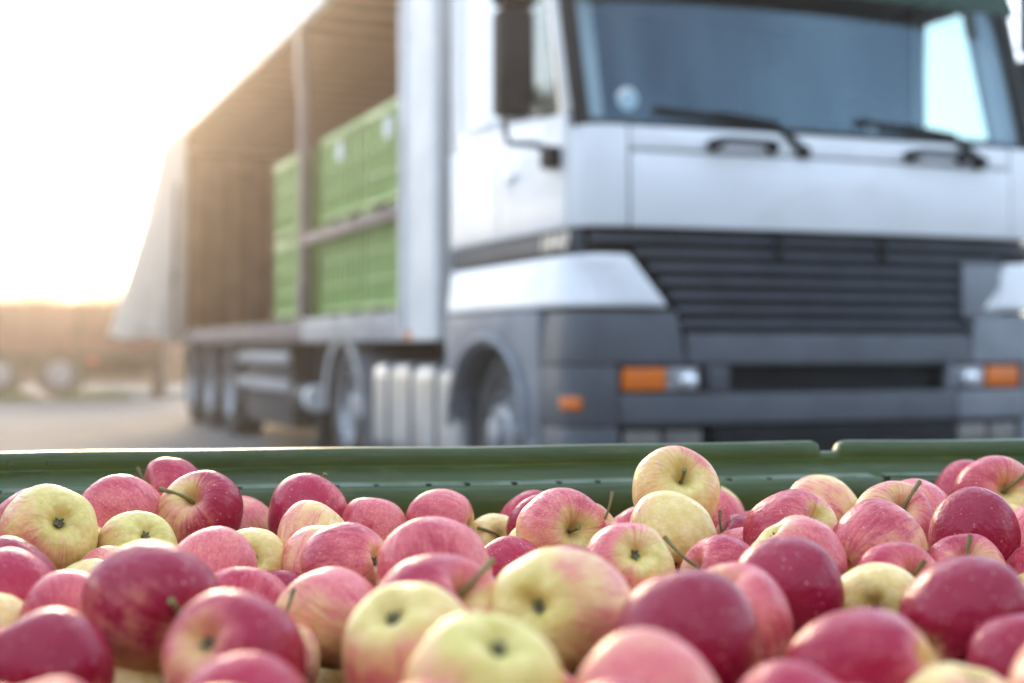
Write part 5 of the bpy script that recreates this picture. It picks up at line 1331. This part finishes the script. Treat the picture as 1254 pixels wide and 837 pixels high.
# ================================================================== apples
APPLE_PROF = [(0.0, 0.50), (0.05, 0.515), (0.11, 0.575), (0.20, 0.70), (0.33, 0.80), (0.49, 0.835), (0.67, 0.775), (0.83, 0.62), (0.95, 0.40), (1.0, 0.12), (0.985, -0.15),
              (0.92, -0.40), (0.81, -0.62), (0.66, -0.78), (0.50, -0.86), (0.36, -0.875), (0.25, -0.835), (0.15, -0.755), (0.07, -0.70), (0.0, -0.69)]
def catmull(pts, n):
    out = []
    P = [pts[0]] + pts + [pts[-1]]
    for i in range(1, len(P) - 2):
        for k in range(n):
            t = k / n
            p0, p1, p2, p3 = P[i - 1], P[i], P[i + 1], P[i + 2]
            out.append(tuple(0.5 * (2 * p1[j] + (p2[j] - p0[j]) * t + (2 * p0[j] - 5 * p1[j] + 4 * p2[j] - p3[j]) * t * t + (3 * p1[j] - p0[j] - 3 * p2[j] + p3[j]) * t ** 3) for j in (0, 1)))
    out.append(pts[-1])
    return out
ASKIN = apple_mat()
def apple_mesh(seed):
    rnd = random.Random(seed)
    prof = catmull(APPLE_PROF, 2)
    n = 44
    tall = rnd.uniform(0.95, 1.07)
    ph = rnd.uniform(0, 6.28); ph2 = rnd.uniform(0, 6.28)
    lob = rnd.uniform(0.012, 0.035); egg = rnd.uniform(0.0, 0.05); skew = rnd.uniform(0.0, 0.10); sa_ = rnd.uniform(0, 6.28)
    stemlob = rnd.uniform(0.02, 0.07)
    vs, fs = [], []
    so = Vector((seed * 7.3, 1.7 * seed, 3.1))
    for (r, z) in prof:
        for k in range(n):
            a = 2 * math.pi * k / n
            bot = max(0.0, min(1.0, (0.3 - z) / 0.9)); top = max(0.0, min(1.0, (z - 0.2) / 0.6))
            rr = r * (1 + lob * math.cos(5 * a + ph) * bot + egg * math.cos(2 * a + ph2))
            zz = z * tall + (0.035 * math.cos(5 * a + ph) * bot * (r if r < 0.6 else max(0, 1.0 - r) * 1.5) if z < 0 else 0)
            zz += stemlob * top * math.cos(2 * a + ph2 + 1.0) * min(1.0, r * 2.0)
            x, y = rr * math.cos(a), rr * math.sin(a)
            x += skew * 0.5 * zz * math.cos(sa_); y += skew * 0.5 * zz * math.sin(sa_)
            zz += skew * (x * math.cos(sa_) + y * math.sin(sa_)) * 0.6
            v = Vector((x, y, zz))
            v *= 1 + 0.035 * noise.noise(v * 1.6 + so)
            vs.append(v)
    for i in range(len(prof) - 1):
        for k in range(n):
            fs.append((i * n + k, (i + 1) * n + k, (i + 1) * n + (k + 1) % n, i * n + (k + 1) % n))
    me = bpy.data.meshes.new('apple')
    me.from_pydata([tuple(v) for v in vs], [], fs)
    bm = bmesh.new(); bm.from_mesh(me)
    bmesh.ops.remove_doubles(bm, verts=bm.verts, dist=0.0005)
    bmesh.ops.recalc_face_normals(bm, faces=bm.faces)
    for q in bm.faces: q.smooth = True
    bm.to_mesh(me); bm.free()
    me.materials.append(ASKIN)
    return me
AM = [apple_mesh(s) for s in range(1, 11)]
def calyx_mesh(seed):
    rnd = random.Random(seed)
    mb = MB()
    mb.lathe([(0.0, 0.03), (0.07, 0.02), (0.10, 0.07), (0.05, 0.10)], (0, 0, -0.78), 'z', 10)
    for k in range(5):
        a = 2 * math.pi * k / 5 + rnd.uniform(-0.2, 0.2)
        c, s = math.cos(a), math.sin(a)
        L_ = rnd.uniform(0.05, 0.11)
        w_ = 0.034
        for j, (q, zq, ww) in enumerate(((0.05, -0.74, w_), (0.10, -0.82, w_ * 0.9))):
            pass
        p = [(0.04 * c - w_ * s, 0.04 * s + w_ * c, -0.73), (0.04 * c + w_ * s, 0.04 * s - w_ * c, -0.73), ((0.04 + L_ * 0.5) * c + w_ * 0.7 * s, (0.04 + L_ * 0.5) * s - w_ * 0.7 * c, -0.80), ((0.04 + L_) * c, (0.04 + L_) * s, -0.78 - rnd.uniform(-0.05, 0.07)), ((0.04 + L_ * 0.5) * c - w_ * 0.7 * s, (0.04 + L_ * 0.5) * s + w_ * 0.7 * c, -0.80)]
        mb.add(p + [(x, y, z + 0.015) for x, y, z in p], [(0, 1, 2, 3, 4), (9, 8, 7, 6, 5), (0, 5, 6, 1), (1, 6, 7, 2), (2, 7, 8, 3), (3, 8, 9, 4), (4, 9, 5, 0)])
    o = mb.build('calyx', 'calyx')
    me = o.data; bpy.data.objects.remove(o)
    return me
CM = [calyx_mesh(s) for s in range(4)]
def stem_mesh(tip):
    t = Vector(tip)
    base = Vector((0, 0, 0.48))
    c1 = Vector((0, 0, 0.48 + 0.45 * max(0.3, (t - base).length)))
    pts = []
    for k in range(9):
        q = k / 8
        pts.append(base * (1 - q) ** 2 + c1 * 2 * q * (1 - q) + t * q * q)
    rs = [0.050, 0.044, 0.040, 0.037, 0.036, 0.037, 0.041, 0.050, 0.060]
    o = MB().tube(pts, rs, 8).build('stem', 'stem')
    me = o.data; bpy.data.objects.remove(o)
    return me
SM = [stem_mesh(t) for t in ((0.12, 0.05, 1.0), (-0.2, 0.1, 1.12), (0.05, -0.15, 0.85))]
rnd = random.Random(11)
def put_apple(p, r, z, x, color, label, group, stem=None, calyx=True, mesh=None):
    o = bpy.data.objects.new('apple', mesh or rnd.choice(AM))
    COL.objects.link(o)
    z = Vector(z).normalized(); x = Vector(x); x = (x - z * x.dot(z)).normalized(); y = z.cross(x)
    mw = Matrix((x, y, z)).transposed().to_4x4()
    o.location = p
    o.rotation_euler = mw.to_euler()
    o.scale = (r, r, r)
    o.color = color
    tag(o, label, 'apple', group)
    if stem is not None:
        s = bpy.data.objects.new('stem', stem); COL.objects.link(s); s.parent = o
    if calyx:
        c = bpy.data.objects.new('calyx', rnd.choice(CM)); COL.objects.link(c); c.parent = o
        c.rotation_euler = (0, 0, rnd.uniform(0, 6.28))
    return o
for i, (p, r, z, x, cov, dep, grn, kind, tip, label) in enumerate(APPLES):
    st_ = stem_mesh(tip) if tip else None
    put_apple(p, r * 1.04, z, x, (cov, dep, grn, rnd.random()), label, 'apples heaped in the green bin', st_, kind != 'sb', AM[(i * 7 + i // 3) % len(AM)])
for (x, y, z, r, seen) in MORE:
    ax = (rnd.gauss(0, 1), rnd.gauss(0, 1), rnd.gauss(0, 1))
    put_apple((x, y, z), r, ax, (rnd.gauss(0, 0.4), rnd.gauss(0, 0.4), 1), (rnd.choice((0.25, 0.5, 0.8, 0.9, 0.95)), rnd.uniform(0.2, 0.8), rnd.uniform(0.1, 0.5), rnd.random()),
              'apple almost hidden in a gap beneath the others' if seen else 'apple out of sight among the rest of the heap',
              'apples glimpsed in the gaps of the heap' if seen else 'apples buried in the heap', rnd.choice(SM) if rnd.random() < 0.3 else None, True)

# ================================================================== bright haze in the air
hz = bpy.data.materials.new('haze')
hz.use_nodes = True
_n, _l = hz.node_tree.nodes, hz.node_tree.links
_n.remove(_n['Principled BSDF'])
_v = _n.new('ShaderNodeVolumePrincipled')
_v.inputs['Color'].default_value = (1.0, 0.92, 0.84, 1)
_v.inputs['Density'].default_value = 0.0050
_v.inputs['Anisotropy'].default_value = 0.87
_l.new(_v.outputs['Volume'], _n['Material Output'].inputs['Volume'])
tag(MB().box(-70, 70, -25, 120, -1, 12).build('haze', hz, smooth=False), 'thin bright haze over the yard', 'haze', None, 'stuff')
